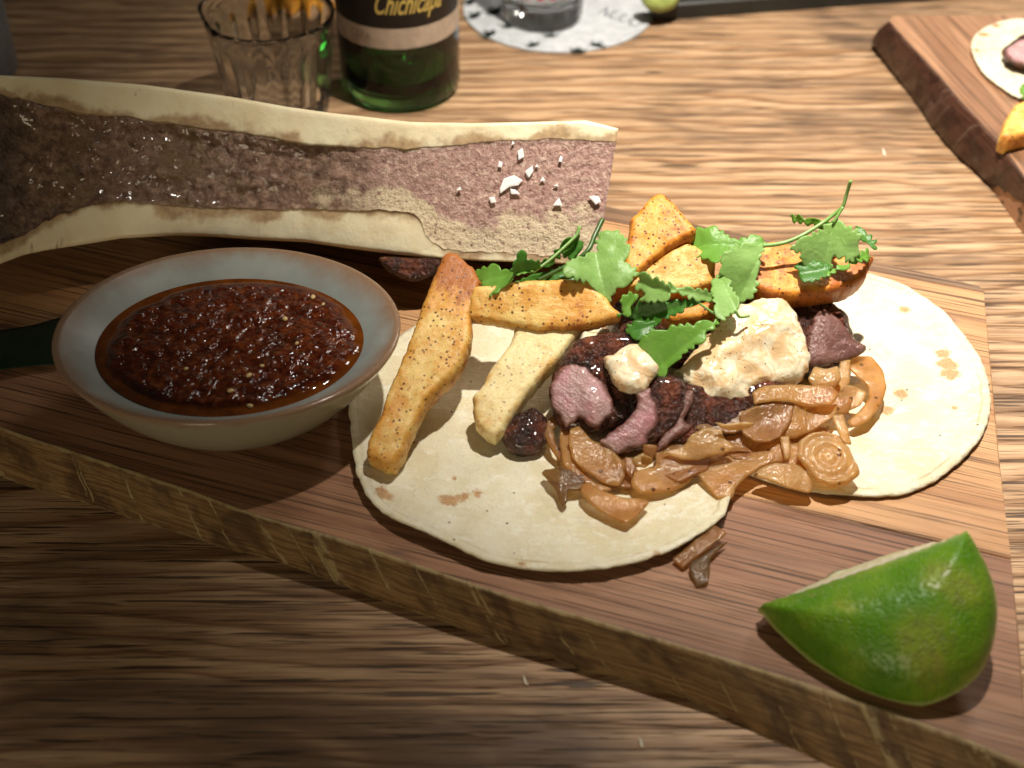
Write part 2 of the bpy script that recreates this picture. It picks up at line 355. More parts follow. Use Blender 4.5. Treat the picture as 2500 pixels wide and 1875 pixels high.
def leaf_mat(name, a, b, gloss=.38):
    m = M(name); v = m.co(); n1 = m.noise(v, 1.1, 3, .5)
    fac = m.attr('vein'); col = m.mix(m.rng(n1, .3, .7), a, b); col = m.mix(m.math('MULTIPLY', m.rng(fac, .35, 1.), .38), col, tuple(min(1, q * 1.9) for q in b))
    mm = m.done(col, gloss, m.bump(m.math('ADD', m.math('MULTIPLY', m.noise(v, 6, 3, .55), .6), m.noise(v, 1.6, 2, .5)), .5, .0009), spec=.5)
    t = m.t; tr = m.node('ShaderNodeBsdfTranslucent'); m.put(tr.inputs[0], m.mix(.5, col, (.30, .55, .04))); ms = m.node('ShaderNodeMixShader'); ms.inputs[0].default_value = .33
    o = t.nodes['Material Output']; t.links.new(m.b.outputs[0], ms.inputs[1]); t.links.new(tr.outputs[0], ms.inputs[2]); t.links.new(ms.outputs[0], o.inputs[0])
    return mm
def crust_mat():
    m = M('beef_crust'); v = m.co(); n1 = m.noise(v, 1.2, 4, .65); n2 = m.noise(v, 5., 4, .7)
    col = m.ramp(n1, (.30, (.010, .004, .002)), (.48, (.05, .012, .005)), (.62, (.15, .036, .014)), (.78, (.24, .09, .045)))
    return m.done(col, m.rng(n2, .35, .65, .12, .4), m.bump(m.math('ADD', n2, m.math('MULTIPLY', m.voro(v, 5), .6)), .9, .0022), spec=.6, coat=.4, coatr=.06)
def flesh_mat(name, a, b, c):
    m = M(name); v = m.co(); n1 = m.noise(v, .9, 3, .6); fib = m.noise(m.co((1.2, 6, 2.5), .7), 1., 4, .65)
    col = m.mix(m.rng(n1, .32, .68), a, b); col = m.mix(m.math('MULTIPLY', m.rng(fib, .5, .7), .4), col, c)
    col = m.mix(m.math('MULTIPLY', m.rng(m.math('ADD', m.attr('edge'), m.math('MULTIPLY', m.math('SUBTRACT', n1, .5), .5)), .20, .0), .8), col, (.12, .045, .03))
    return m.done(col, .24, m.bump(m.math('ADD', fib, m.noise(v, 7, 3, .6)), .6, .0014), spec=.6, sss=.35, ssc=.004, ssr=(1, .35, .25), coat=.3, coatr=.1)
def cream_mat():
    m = M('chipotle_cream'); v = m.co(); n1 = m.noise(v, .8, 3, .6, 1.2); n2 = m.noise(v, 2.2, 4, .6, .8)
    col = m.mix(m.rng(n1, .40, .56), (.80, .72, .53), (.70, .49, .27)); col = m.mix(m.math('MULTIPLY', m.rng(n2, .54, .70), .55), col, (.50, .29, .13))
    spk = m.math('MULTIPLY', m.rng(m.voro(v, 4.5), .17, .10), m.rng(m.noise(v, 1.4, 2, .5), .42, .50)); col = m.mix(m.math('MULTIPLY', spk, .85), col, (.09, .04, .02))
    return m.done(col, m.rng(n2, .4, .7, .16, .3), m.bump(m.noise(v, 1.8, 2, .5, .8), .5, .0022), spec=.5, sss=.3, ssc=.003)
def simple(name, col, rough=.5, **k):
    m = M(name); n = m.noise(m.co(), 2.2, 4, .6); c = m.mix(m.rng(n, .3, .7), tuple(q * .86 for q in col), tuple(min(1, q * 1.1) for q in col)); return m.done(c, rough, m.bump(n, .15, .0005), **k)
def glass_mat(name, col, rough=.02, ior=1.45):
    m = M(name); n = m.noise(m.co(), .6, 2, .5); return m.done(m.mix(m.rng(n, .3, .7), col, tuple(q * .96 for q in col)), rough, None, trans=1., ior=ior)

def fibre(at, V2=None):
    U, V = np.array(at['pu']), np.array(at['pv']); X = np.stack([U - U.mean(), V - V.mean()], 1)
    w_, e = np.linalg.eigh(X.T @ X); at['al'] = X @ e[:, 1]; at['ac'] = X @ e[:, 0]; return at
def pil(name, out, pl, m, parent=None, tst=None, org=None, part=None, **k):
    V, F, at = pillow(out, pl, **k); fibre(at)
    if tst is not None: at['toast'] = tst(at['al'], at['ac'])
    if part is not None: return sub(name, V, F, m, part, org, at)
    return mk(name, V, F, m, parent, at)
def lift(o, dz): o.location.z += dz * .01; return o

# ================================================================== STRUCTURE: the table
def slab(name, poly, z0, z1, m, parent=None, ch=.0, attrs=None):
    poly = np.asarray(poly, float)
    if area2(poly) < 0: poly = poly[::-1]
    n = len(poly); c = poly.mean(0)
    def inset(d):
        a = np.roll(poly, 1, 0); b = np.roll(poly, -1, 0); t = b - a; t /= np.linalg.norm(t, axis=1)[:, None]; return poly - np.stack([t[:, 1], -t[:, 0]], 1) * d
    rings = [(poly, z0), (poly, z1)] if not ch else [(poly, z0), (poly, z1 - ch), (inset(ch), z1)]
    V = np.vstack([np.column_stack([q, np.full(n, z)]) for q, z in rings]); F = [tuple(range(n))[::-1]]
    for r in range(len(rings) - 1):
        for i in range(n): j = (i + 1) % n; F.append((r * n + i, r * n + j, (r + 1) * n + j, (r + 1) * n + i))
    F.append(tuple((len(rings) - 1) * n + i for i in range(n)))
    return mk(name, V, F, m, parent, smooth=False)
tb = slab('table', [(-70, 8), (70, 8), (70, 118), (-70, 118)], -3, 0, table_mat(), ch=.2)
tb['kind'] = 'structure'; tb['label'] = 'brown oak table top with dark grain running across it'

# ================================================================== SERVING BOARD
ZB = 2.0
front_px = [(0, 1047), (158, 1100), (316, 1153), (475, 1206), (633, 1264), (844, 1325), (1000, 1378), (1207, 1448), (1478, 1527), (1800, 1622), (2100, 1718), (2330, 1800), (2515, 1876)]
bfront_px = [(0, 1163), (153, 1211), (300, 1258), (475, 1316), (707, 1383), (963, 1478), (1184, 1554), (1433, 1636), (1700, 1717), (2040, 1875)]
front = np.array([P(x, y, ZB)[:2] for x, y in front_px]); front = np.vstack([[(-30, 46.6)], front])
bfront = np.array([P(x, y, 0)[:2] for x, y in bfront_px]); bfront = np.vstack([[(-30, 46.2)], bfront, [(17.0, 24.6)]])
end = np.array([P(x, y, ZB)[:2] for x, y in [(2500, 1700), (2486, 1532), (2468, 1360), (2441, 1125), (2420, 900), (2402, 712), (2392, 697)]])
back = np.array([P(x, y, ZB)[:2] for x, y in [(2352, 687), (2255, 664), (2150, 640), (1790, 566), (1486, 503)]]); back = np.vstack([back, [(-30, back[-1][1] + (back[-1][0] + 30) * .22)]])
outline = np.vstack([front, end, back])
s0, s1 = P(1962, 1245, ZB)[:2], P(2464, 1362, ZB)[:2]; gd = (s1 - s0) / np.linalg.norm(s1 - s0); gn = np.array([-gd[1], gd[0]]); GR = -math.atan2(gd[1], gd[0])
def clip(poly, n, c, keep):
    out = []
    for i in range(len(poly)):
        a, b = poly[i], poly[(i + 1) % len(poly)]; da, db = (a @ n - c) * keep, (b @ n - c) * keep
        if da >= 0: out.append(a)
        if (da >= 0) != (db >= 0): out.append(a + (b - a) * da / (da - db))
    out = [q for i, q in enumerate(out) if np.linalg.norm(q - out[i - 1]) > .25]
    return np.array(out)
c1 = s0 @ gn; c2 = P(2352, 703, ZB)[:2] @ gn
bd = empty('serving_board', (-4, 45, 0), 'long acacia serving board with bark edge under the bone, bowl and tacos', 'board')
g = .012
pm1 = board_mat('acacia_front', (.40, .21, .115), (.25, .115, .062), GR, 1); pm2 = board_mat('acacia_middle', (.56, .32, .15), (.42, .205, .09), GR, 2); pm3 = board_mat('acacia_back', (.27, .16, .09), (.16, .085, .05), GR, 3)
inner = outline.copy(); nf_ = len(front); inner[1:nf_ - 1] += np.array([.02, .05])
for poly, m_ in ((clip(inner, gn, c1 - g, -1), pm1), (clip(clip(inner, gn, c1 + g, 1), gn, c2 - g, -1), pm2), (clip(inner, gn, c2 + g, 1), pm3)):
    slab('plank', poly, 0.02, ZB, m_, bd, ch=.05)
# bark edge along the front
def strip(name, top, bot, ztop, zbot, m, parent, rows=12, bulge=.03, seed=3, sp=.12, out=(0, -1), thick=.5):
    A = catmull(top, .3, closed=False); N = int(np.sum(np.linalg.norm(np.diff(A, axis=0), axis=1)) / sp)
    def res(Q):
        s = np.r_[0, np.cumsum(np.linalg.norm(np.diff(Q, axis=0), axis=1))]; t = np.linspace(0, s[-1], N); return np.stack([np.interp(t, s, Q[:, 0]), np.interp(t, s, Q[:, 1])], 1), t
    A, ta = res(A); B, _ = res(catmull(bot, .3, closed=False)); tg = np.gradient(A, axis=0); tg /= np.linalg.norm(tg, axis=1)[:, None]; no = np.stack([tg[:, 1], -tg[:, 0]], 1)
    no = no * np.sign((no @ np.array(out)).mean())
    W = []; pu = []; pv = []; lip = []
    prof = [(-.10, 1.0, 0)] + [(0, 1 - k / rows, 1) for k in range(rows + 1)] + [(-thick, 0., 0)]
    for i, (off, f, on) in enumerate(prof):
        q = A * f + B * (1 - f); z = zbot + (ztop - zbot) * f; p3 = np.column_stack([q, np.full(N, z)])
        bl = bulge * math.sin(math.pi * f) ** .6 if on else 0
        dsp = min(1., (1 - f) * 4 + .12) * (vn(p3, .9, seed, 4) * (.05 + bulge * .3) + vn(p3 * [1, 1, .4], 3.2, seed + 4, 3) * .04 + bl) if on else np.full(N, off)
        zz = np.full(N, z) + (vn(p3, 1.6, seed + 2, 3) * .045 if f in (0., 1.) and on else 0) + (.012 if f == 1. else 0)
        W.append(np.column_stack([q + no * dsp[:, None], np.maximum(zz, .004)])); pu.append(ta); pv.append(np.full(N, z)); lip.append(np.full(N, abs(2 * f - 1)))
    V, F = grid(np.array(W)); return mk(name, V, [f[::-1] for f in F], m, parent, {'pu': np.concatenate(pu), 'pv': np.concatenate(pv), 'lip': np.concatenate(lip)})
bk = strip('bark_edge', front, bfront, ZB, .0, bark_mat('bark_front', (.27, .16, .065), (.135, .068, .025), (.40, .30, .15), .026), bd)
bk['label'] = 'brown bark edge with pale cracks'

# ================================================================== TORTILLAS
tm = tortilla_mat()
def tort(out, z, label, rise, seed, pl=None, marks=()):
    pl = pl or flat(z); L = catmull(np.array([pl.uv(*q) for q in out]), .3)
    def bend(U, V):
        d = dist_poly(np.column_stack([U, V]), L); q = np.column_stack([U, V, np.zeros(len(U))])
        return rise * np.clip(1 - d / 2.6, 0, 1) ** 2 * (.75 + .5 * vn(q, .35, seed, 2)) + .03 * vn(q, 1.1, seed + 1, 2)
    V, F, at = pillow(out, pl, tf=.04, tb=.03, r=.12, edge=.07, sp=.14, na=.03, nf=1.6, seed=seed, bend=bend, rag=.06, osp=.08)
    mkv = np.zeros(len(V))
    for (x, y, r_) in marks:
        c = np.array(pl.uv(x, y)); mkv = np.maximum(mkv, np.clip(1.25 - np.hypot(at['pu'] - c[0], at['pv'] - c[1]) / (2 * r_), 0, 1))
    at['mark'] = mkv; o = mk('tortilla', V, F, tm, None, at)
    return tag(o, label, 'tortilla')
t1 = [(852, 985), (857, 1050), (865, 1125), (878, 1184), (904, 1229), (945, 1270), (1017, 1308), (1116, 1350), (1184, 1380), (1252, 1392), (1388, 1406), (1501, 1397), (1636, 1357), (1700, 1322), (1763, 1274), (1783, 1224), (1785, 1184), (1765, 1110), (1720, 1010), (1640, 900), (1500, 830), (1350, 800), (1262, 801), (1212, 792), (1120, 790), (1050, 795), (1000, 822), (960, 850), (905, 895), (866, 940)]
tort(t1, 2.22, 'pale flour tortilla beside the sauce bowl with fries and beef on it', .36, 21, None, [(1130, 1218, .2), (1095, 1228, .25), (1165, 1210, .16), (932, 1212, .2), (945, 1222, .2), (1110, 1170, .1), (1270, 1388, .12), (1600, 1365, .12)])
t2 = [(2150, 682), (2205, 701), (2260, 735), (2306, 769), (2348, 819), (2386, 870), (2407, 920), (2418, 971), (2414, 1022), (2396, 1070), (2348, 1127), (2289, 1174), (2226, 1203), (2184, 1213), (2120, 1216), (1980, 1206), (1900, 1188), (1790, 1140), (1700, 1050), (1655, 950), (1670, 840), (1740, 760), (1850, 700), (1960, 668), (2060, 664)]
tort(t2, 2.1, 'pale flour tortilla by the square end of the board with one toasted spot', .14, 22, None, [(2312, 895, .30), (2302, 868, .26), (2316, 918, .28), (2200, 965, .2), (2165, 1003, .22), (2210, 760, .2), (2330, 1000, .1)])

# ================================================================== MARROW BONE
up_px = np.array([(-260, 176), (0, 183), (150, 190), (350, 206), (560, 235), (700, 260), (800, 274), (880, 283), (1000, 297), (1150, 300), (1300, 297), (1430, 293), (1470, 303), (1510, 313)], float)
ui_px = np.array([(-260, 225), (0, 232), (80, 252), (190, 276), (300, 287), (430, 306), (600, 327), (740, 352), (820, 362), (900, 364), (1000, 368), (1100, 358), (1200, 348), (1350, 341), (1510, 347)], float)
lo_px = np.array([(-260, 700), (-100, 668), (0, 645), (60, 622), (110, 611), (200, 597), (300, 581), (420, 574), (500, 576), (600, 583), (740, 590), (850, 606), (960, 620), (1050, 628), (1150, 635), (1300, 641), (1460, 646)], float)
li_px = np.array([(-260, 640), (-100, 615), (0, 592), (60, 572), (110, 538), (200, 508), (300, 491), (420, 500), (520, 506), (700, 509), (850, 510), (960, 514), (1000, 519), (1018, 538), (1030, 566), (1052, 592), (1085, 606), (1150, 612), (1300, 621), (1460, 628)], float)
KT = math.tan(math.radians(52)); ZL = 4.2; NS = 260
ts = np.linspace(0, 1, NS); XU = -260 + ts * (1510 + 260); XL = -260 + ts * (1456 + 260)
Lp = []; Up = []; vl = []; vu = []
for xu, xl in zip(XU, XL):
    yu = np.interp(xu, up_px[:, 0], up_px[:, 1]); yl = np.interp(xl, lo_px[:, 0], lo_px[:, 1])
    a = P(xl, yl, ZL); d = ray(xu, yu); t = (CAMH - ZL + KT * a[1]) / (KT * d[1] - d[2]); b = CAM + d * t
    Lp.append(a); Up.append(b)
    vl.append((yl - np.interp(xl, li_px[:, 0], li_px[:, 1])) / (yl - yu)); vu.append((yl - np.interp(xu, ui_px[:, 0], ui_px[:, 1])) / (yl - yu))
Lp, Up, vl, vu = map(np.array, (Lp, Up, vl, vu))
jz = np.column_stack([ts * 30, ts * 0, ts * 0]); vl = vl + .016 * vn(jz, 1.2, 4, 3) + .012 * vn(jz, 5, 5, 3); vu = vu + .014 * vn(jz, 1.3, 6, 3) + .008 * vn(jz, 5, 8, 3)
e_ = (Up - Lp); half = np.linalg.norm(e_, axis=1) / 2; e_ /= (2 * half)[:, None]; M_ = (Lp + Up) / 2
axis = np.gradient(M_, axis=0); axis /= np.linalg.norm(axis, axis=1)[:, None]
nb = np.cross(axis, e_); nb *= np.sign(nb[:, 1:2]); nb /= np.linalg.norm(nb, axis=1)[:, None]      # away from the cut face
bdepth = np.full(NS, 3.)
for i in range(NS):
    for b in np.linspace(1.5, 6, 60):
        zmin = M_[i, 2] - math.hypot(half[i] * e_[i, 2], b * nb[i, 2])
        if zmin <= 2.06: break
    bdepth[i] = b
bdepth = np.convolve(np.pad(bdepth, 10, mode='edge'), np.ones(21) / 21, 'valid')
bone = empty('marrow_bone', (M_[NS // 2][0], M_[NS // 2][1] + 2, 2.0), 'half roasted beef marrow bone split lengthwise behind the sauce bowl', 'bone')
def bface(i, v, h): return Lp[i] + e_[i] * (2 * half[i] * v) - nb[i] * h
cols = []; at_in = []; at_t = []
def addcol(fn, inn):
    cols.append(np.array([fn(i) for i in range(NS)])); at_in.append(np.full(NS, float(inn)) if np.isscalar(inn) else inn); at_t.append(ts)
addcol(lambda i: bface(i, vl[i], -.6), 0)
addcol(lambda i: bface(i, vl[i], -.02), 0)
for f in np.linspace(1, 0, 10): addcol(lambda i: bface(i, vl[i] * f, -.02 + (-.06 if f == 0 else 0)), (vl * (1 - f)) * half * 2)
for ph in np.linspace(.06, .97, 26): addcol(lambda i: M_[i] - math.cos(ph * math.pi) * half[i] * e_[i] + math.sin(ph * math.pi) * bdepth[i] * nb[i], 9)
for f in np.linspace(0, 1, 10): addcol(lambda i: bface(i, 1 - (1 - vu[i]) * f, -.02 + (-.06 if f == 0 else 0)), ((1 - vu) * (1 - f)) * half * 2)
addcol(lambda i: bface(i, vu[i], -.02), 0)
addcol(lambda i: bface(i, vu[i], -.6), 0)
W = np.array(cols); q = W.reshape(-1, 3); nz = vn(q, 1.5, 9, 4) * .05
sgn = np.zeros(W.shape[:2]); sgn[1:12] = 1; sgn[-12:-1] = 1; backm = np.zeros(W.shape[:2]); backm[12:-12] = 1
W = W - (nb[None] * (nz.reshape(W.shape[:2]) * sgn)[..., None]) + nb[None] * (vn(q, .8, 12, 4).reshape(W.shape[:2]) * .12 * backm)[..., None]
V, F = grid(W); F = [f[::-1] for f in F]
last = [c * NS + NS - 1 for c in range(len(cols))]; F.append(tuple(last))
inn = np.concatenate([np.asarray(a) for a in at_in]); tt = np.concatenate(at_t)
def bone_mat():
    m = M('bone'); v = m.co(); n1 = m.noise(v, .55, 4, .6); n2 = m.noise(v, 2.6, 4, .65); ii = m.attr('inn'); out = m.rng(ii, 5., 8.)
    col = m.mix(m.rng(n1, .3, .7), (.76, .69, .48), (.70, .59, .38)); 
    col = m.mix(m.math('MULTIPLY', m.rng(m.math('SUBTRACT', ii, m.math('MULTIPLY', m.math('SUBTRACT', n1, .42), 2.2)), .30, -.12), .80), col, m.mix(m.rng(n2, .35, .65), (.24, .12, .055), (.40, .26, .13)))
    st = m.noise(m.co((1.1, .35, .35)), 1., 3, .7, .5); col = m.mix(m.math('MULTIPLY', m.rng(st, .66, .72), .6), col, (.20, .09, .045))
    col = m.mix(out, col, m.mix(m.rng(n1, .4, .6), (.05, .02, .012), (.12, .055, .03)))
    return m.done(col, m.rng(n2, .3, .7, .48, .28), m.bump(n2, .35, .001), spec=.45, sss=.15, ssc=.003)
mk('bone_wall', V, F, bone_mat(), bone, {'inn': inn, 't': tt})
# marrow
NV = 60; G = []; mv = []; mt = []; md = []
for j in range(NV):
    f = j / (NV - 1); row = []
    for i in range(NS):
        row.append(bface(i, vl[i] - .004 + (vu[i] - vl[i] + .008) * f, 0))
    G.append(row); mv.append(np.full(NS, f)); mt.append(ts); md.append(np.minimum(f, 1 - f) * (vu - vl) * half * 2)
G = np.array(G); q = G.reshape(-1, 3); T2 = np.tile(ts, NV); D2 = np.concatenate(md)
sm = np.clip((T2 - .58) / .14, 0, 1); left = 1 - sm
gro = np.exp(-((T2 - .45) / .25) ** 2)
h = left * (-.05 - .22 * np.clip(D2 / .6, 0, 1) + .30 * vn(q, .8, 31, 4) + .17 * vn(q, 2.6, 32, 3)) + sm * (-.04 + .045 * vn(q, 4., 33, 3))
h *= np.clip(D2 / .12, .1, 1)
V = (G - nb[None] * h.reshape(NV, NS)[..., None] * 1.0).reshape(-1, 3)
_, F = grid(G); F.append(tuple(j * NS + NS - 1 for j in range(NV)))
def marrow_mat():
    m = M('marrow'); v = m.co(); t = m.attr('t'); f = m.attr('v'); n1 = m.noise(v, .6, 4, .6, .3); n2 = m.noise(v, 2.4, 5, .68); n3 = m.noise(v, 5., 5, .72)
    wet = m.ramp(n2, (.28, (.06, .030, .018)), (.46, (.18, .10, .065)), (.6, (.31, .195, .135)), (.75, (.50, .36, .25)))
    wet = m.mix(m.math('MULTIPLY', m.rng(n1, .52, .68), .7), wet, (.16, .10, .035))
    wet = m.mix(m.math('MULTIPLY', m.rng(t, .24, .12), m.rng(n1, .3, .55, .35, .8)), wet, (.026, .018, .016))
    sp = m.ramp(n3, (.30, (.17, .075, .06)), (.44, (.40, .225, .185)), (.58, (.55, .37, .30)), (.72, (.82, .68, .54)))
    sp = m.mix(m.rng(m.noise(v, 1.5, 4, .6), .42, .62), sp, m.mix(.35, sp, (.34, .19, .16)))
    low = m.math('ADD', m.math('SUBTRACT', .40, f), m.math('MULTIPLY', m.math('SUBTRACT', n1, .5), .9))
    cream = m.math('MULTIPLY', m.rng(low, .0, .14), m.rng(n3, .33, .47))
    sp = m.mix(m.math('MULTIPLY', cream, .9), sp, (.70, .58, .38))
    k = m.rng(m.math('ADD', t, m.math('MULTIPLY', m.math('SUBTRACT', n1, .5), .35)), .60, .72)
    col = m.mix(k, wet, sp)
    ro = m.mix(k, m.rng(n2, .3, .7, .16, .34), m.rng(n3, .3, .7, .5, .3))
    return m.done(col, ro, m.bump(m.math('ADD', n3, m.math('MULTIPLY', n2, 1.2)), .8, .0020), spec=.6, coat=.35, coatr=.10)
mk('marrow', V, F, marrow_mat(), bone, {'t': T2, 'v': np.concatenate(mv)})
# scrap of meat left on the underside
pil('meat_scrap', [(930, 628), (1000, 630), (1070, 632), (1075, 652), (1050, 676), (1008, 688), (962, 672), (935, 650)], Plane((950, 630, 4.1), (1070, 630, 4.1), (1010, 690, 3.3)), crust_mat(), bone, tf=.25, tb=.5, r=.3, sp=.1, na=.12, nf=1.6, seed=5)
# salt flakes lying on the marrow
i0 = int(NS * .87)
class BP(Plane):
    def __init__(s, i): s.n = -nb[i]; s.o = bface(i, .5, .07); u = axis[i]; u = u - s.n * np.dot(u, s.n); s.u = u / np.linalg.norm(u); s.v = np.cross(s.n, s.u)
bp = BP(i0); saltm = M('salt'); nn = saltm.noise(saltm.co(), 6., 3, .6); saltm = saltm.done(saltm.mix(nn, (.78, .74, .74), (.92, .9, .9)), .25, saltm.bump(nn, .4, .0006), spec=.6, sss=.4, ssc=.002)
flakes = [([(-32, 12), (-22, -14), (2, -22), (24, -10), (14, 2), (-8, 6), (-30, 22)], (1252, 450), 'large pale salt flake lying on the marrow'), ([(-12, -5), (0, -3), (12, 8), (-10, 8)], (1258, 466), None),
          ([(-10, -2), (8, -16), (10, -2), (0, 14), (-4, 10)], (1292, 420), 'triangular salt flake up from the large one on the marrow'), ([(-6, 12), (-8, -10), (4, -18), (8, 4)], (1272, 379), None), ([(-6, 6), (-2, -8), (6, -4), (4, 8)], (1221, 401), None),
          ([(-5, 6), (0, -8), (6, -4), (3, 8)], (1368, 388), None), ([(-12, 8), (4, -12), (12, 8)], (1361, 494), None), ([(-14, -4), (10, -6), (16, 8), (4, 16)], (1451, 484), 'salt flake close to the sawn end of the bone'), ([(-9, -6), (4, -8), (8, 6), (-4, 8)], (1203, 488), None),
          ([(-4, 5), (0, -7), (5, 0)], (1252, 350), None), ([(-7, 4), (0, -8), (7, 2)], (1325, 439), None), ([(-6, 2), (4, -4), (6, 3)], (1357, 452), None), ([(-7, 5), (2, -6), (6, 4)], (1121, 460), None), ([(-5, 3), (1, -5), (5, 3)], (1310, 405), None)]
for k, (sh, c, lab) in enumerate(flakes):
    o = pil('salt_flake', [(c[0] + x, c[1] + y) for x, y in sh], bp, saltm, tf=.015, tb=.05, r=.05, edge=.05, sp=.07, seed=k, poly=True); o.data.polygons.foreach_set('use_smooth', [False] * len(o.data.polygons))
    tag(o, lab or 'tiny salt crystal scattered on the pink end of the marrow', 'salt flake', 'salt flakes on the marrow')

# ================================================================== SAUCE BOWL, SAUCE, SEEDS
BX, BY, RX, RY, ZR = -10.52, 42.97, 6.38, 5.29, 5.6
def bowl_ring(f, z, seg=128):
    th = np.arange(seg) * 2 * math.pi / seg; wob = 1 + .004 * np.sin(3 * th + 1); return np.column_stack([BX + RX * f * wob * np.cos(th), BY + RY * f * wob * np.sin(th), np.full(seg, z)])
prof = [(.30, 2.10), (.44, 2.08), (.47, 2.02), (.50, 2.02), (.53, 2.12), (.62, 2.5), (.72, 3.05), (.82, 3.75), (.90, 4.45), (.955, 5.0), (.985, 5.3), (.998, 5.46), (1.0, 5.54), (.994, 5.60), (.982, 5.625), (.968, 5.60), (.95, 5.54), (.90, 5.36), (.84, 5.14), (.77, 4.86), (.68, 4.4), (.55, 3.7), (.35, 3.1), (.05, 2.9)]
rings = [bowl_ring(f, z) for f, z in prof]; V, F = grid(np.array([np.vstack([r, r[:1]]) for r in rings])); 
seg = 128; V = np.vstack(rings); F = [(i * seg + k, (i + 1) * seg + k, (i + 1) * seg + (k + 1) % seg, i * seg + (k + 1) % seg) for i in range(len(prof) - 1) for k in range(seg)]
F = [f[::-1] for f in F]; F.append(tuple(range(seg))); F.append(tuple((len(prof) - 1) * seg + k for k in range(seg)))
pr = np.repeat(np.arange(len(prof)), seg).astype(float)
def bowl_mat():
    m = M('stoneware'); v = m.co(); n1 = m.noise(v, .5, 3, .6); n2 = m.noise(v, 9., 3, .7); rr = m.attr('ring')
    col = m.mix(m.rng(n1, .3, .7), (.25, .275, .265), (.31, .335, .315)); col = m.mix(m.rng(rr, 12.5, 10.), col, (.36, .33, .23))
    d = m.math('ABSOLUTE', m.math('SUBTRACT', rr, 13.6)); d = m.math('ADD', d, m.math('MULTIPLY', m.math('SUBTRACT', n1, .5), 4.)); brn = m.rng(d, 4.6, 1.2)
    col = m.mix(m.math('MULTIPLY', brn, .85), col, m.mix(n2, (.36, .20, .10), (.17, .085, .045)))
    spk = m.rng(m.voro(v, 10.), .2, .12); spk = m.math('MULTIPLY', spk, m.rng(m.noise(v, 2.5, 2, .5), .52, .6)); col = m.mix(m.math('MULTIPLY', spk, .5), col, (.10, .07, .045))
    return m.done(col, m.rng(rr, 14.5, 16.5, .16, .42), m.bump(m.math('ADD', n1, m.math('MULTIPLY', n2, .15)), .15, .001), spec=.45)
bw = mk('sauce_bowl', V, F, bowl_mat(), None, {'ring': pr}, origin=(BX, BY, 2.0)); tag(bw, 'grey stoneware bowl with brown rim holding the dark red sauce', 'bowl')
ZS = 4.93; NR, NA = 80, 220; Q = []; at = []
for i in range(NR):
    f = i / (NR - 1); th = np.arange(NA) * 2 * math.pi / NA; rr = .790 * f
    Q.append(np.column_stack([BX + .12 + RX * rr * np.cos(th), BY + .05 + RY * rr * np.sin(th), np.full(NA, ZS)])); at.append(np.full(NA, f))
Q = np.vstack(Q); fr = np.concatenate(at); wv = vn(Q, .5, 41, 3); core = np.clip((.93 + wv * .10 - fr) / .09, 0, 1)
Q[:, 2] += core * (.12 + .22 * vn(Q, .55, 42, 3) + .13 * vn(Q, 2.0, 43, 4)) - .03
F = [(i * NA + k, (i + 1) * NA + k, (i + 1) * NA + (k + 1) % NA, i * NA + (k + 1) % NA) for i in range(NR - 1) for k in range(NA)]
def sauce_mat():
    m = M('chilli_sauce'); v = m.co(); n1 = m.noise(v, .9, 4, .6); n2 = m.noise(v, 3.2, 4, .6); c = m.attr('core')
    col = m.ramp(n2, (.32, (.030, .004, .001)), (.5, (.075, .012, .003)), (.64, (.14, .030, .006)), (.8, (.22, .065, .016)))
    col = m.mix(m.math('MULTIPLY', m.rng(n1, .5, .7), .45), col, (.022, .004, .0015))
    col = m.mix(m.rng(c, .55, .05), col, m.mix(m.rng(n1, .35, .65), (.16, .042, .004), (.085, .02, .002)))
    return m.done(col, m.mix(m.rng(c, .6, .1), m.rng(n2, .3, .7, .09, .15), .05), m.bump(m.math('MULTIPLY', m.math('ADD', m.noise(v, 2.4, 1.5, .5), m.math('MULTIPLY', m.noise(v, 6.5, 1., .5), .22)), c), 1., .0026), spec=.5)
sc_ = mk('chilli_sauce', Q, F, sauce_mat(), None, {'core': core}); tag(sc_, 'dark red chunky chilli sauce filling the stoneware bowl', 'sauce')
seedm = simple('seed', (.62, .45, .20), .3, sss=.2, ssc=.002)
for k, (x, y) in enumerate([(696, 778), (764, 725), (608, 916), (563, 954), (610, 991), (789, 743), (455, 900), (640, 893), (725, 838)]):
    c = P(x, y, ZS + .16); d2 = np.linalg.norm(Q[:, :2] - c[:2], axis=1); z0 = Q[d2.argmin(), 2]; c = P(x, y, z0 + .02)
    a = rng.uniform(0, 3); pl = flat(z0 + .03); u0, v0 = c[0] - pl.o[0], c[1] - pl.o[1]; s_ = .13 if k < 5 else .09
    ou = [(u0 + s_ * (math.cos(t) * math.cos(a) - .75 * math.sin(t) * math.sin(a)), v0 + s_ * (math.cos(t) * math.sin(a) + .75 * math.sin(t) * math.cos(a))) for t in np.arange(8) * math.pi / 4]
    o = pil('chilli_seed', ou, pl, seedm, raw=True, tf=.05, tb=.06, r=.1, edge=.02, sp=.05)
    tag(o, 'pale chilli seed floating on the dark sauce', 'seed', 'chilli seeds in the sauce')

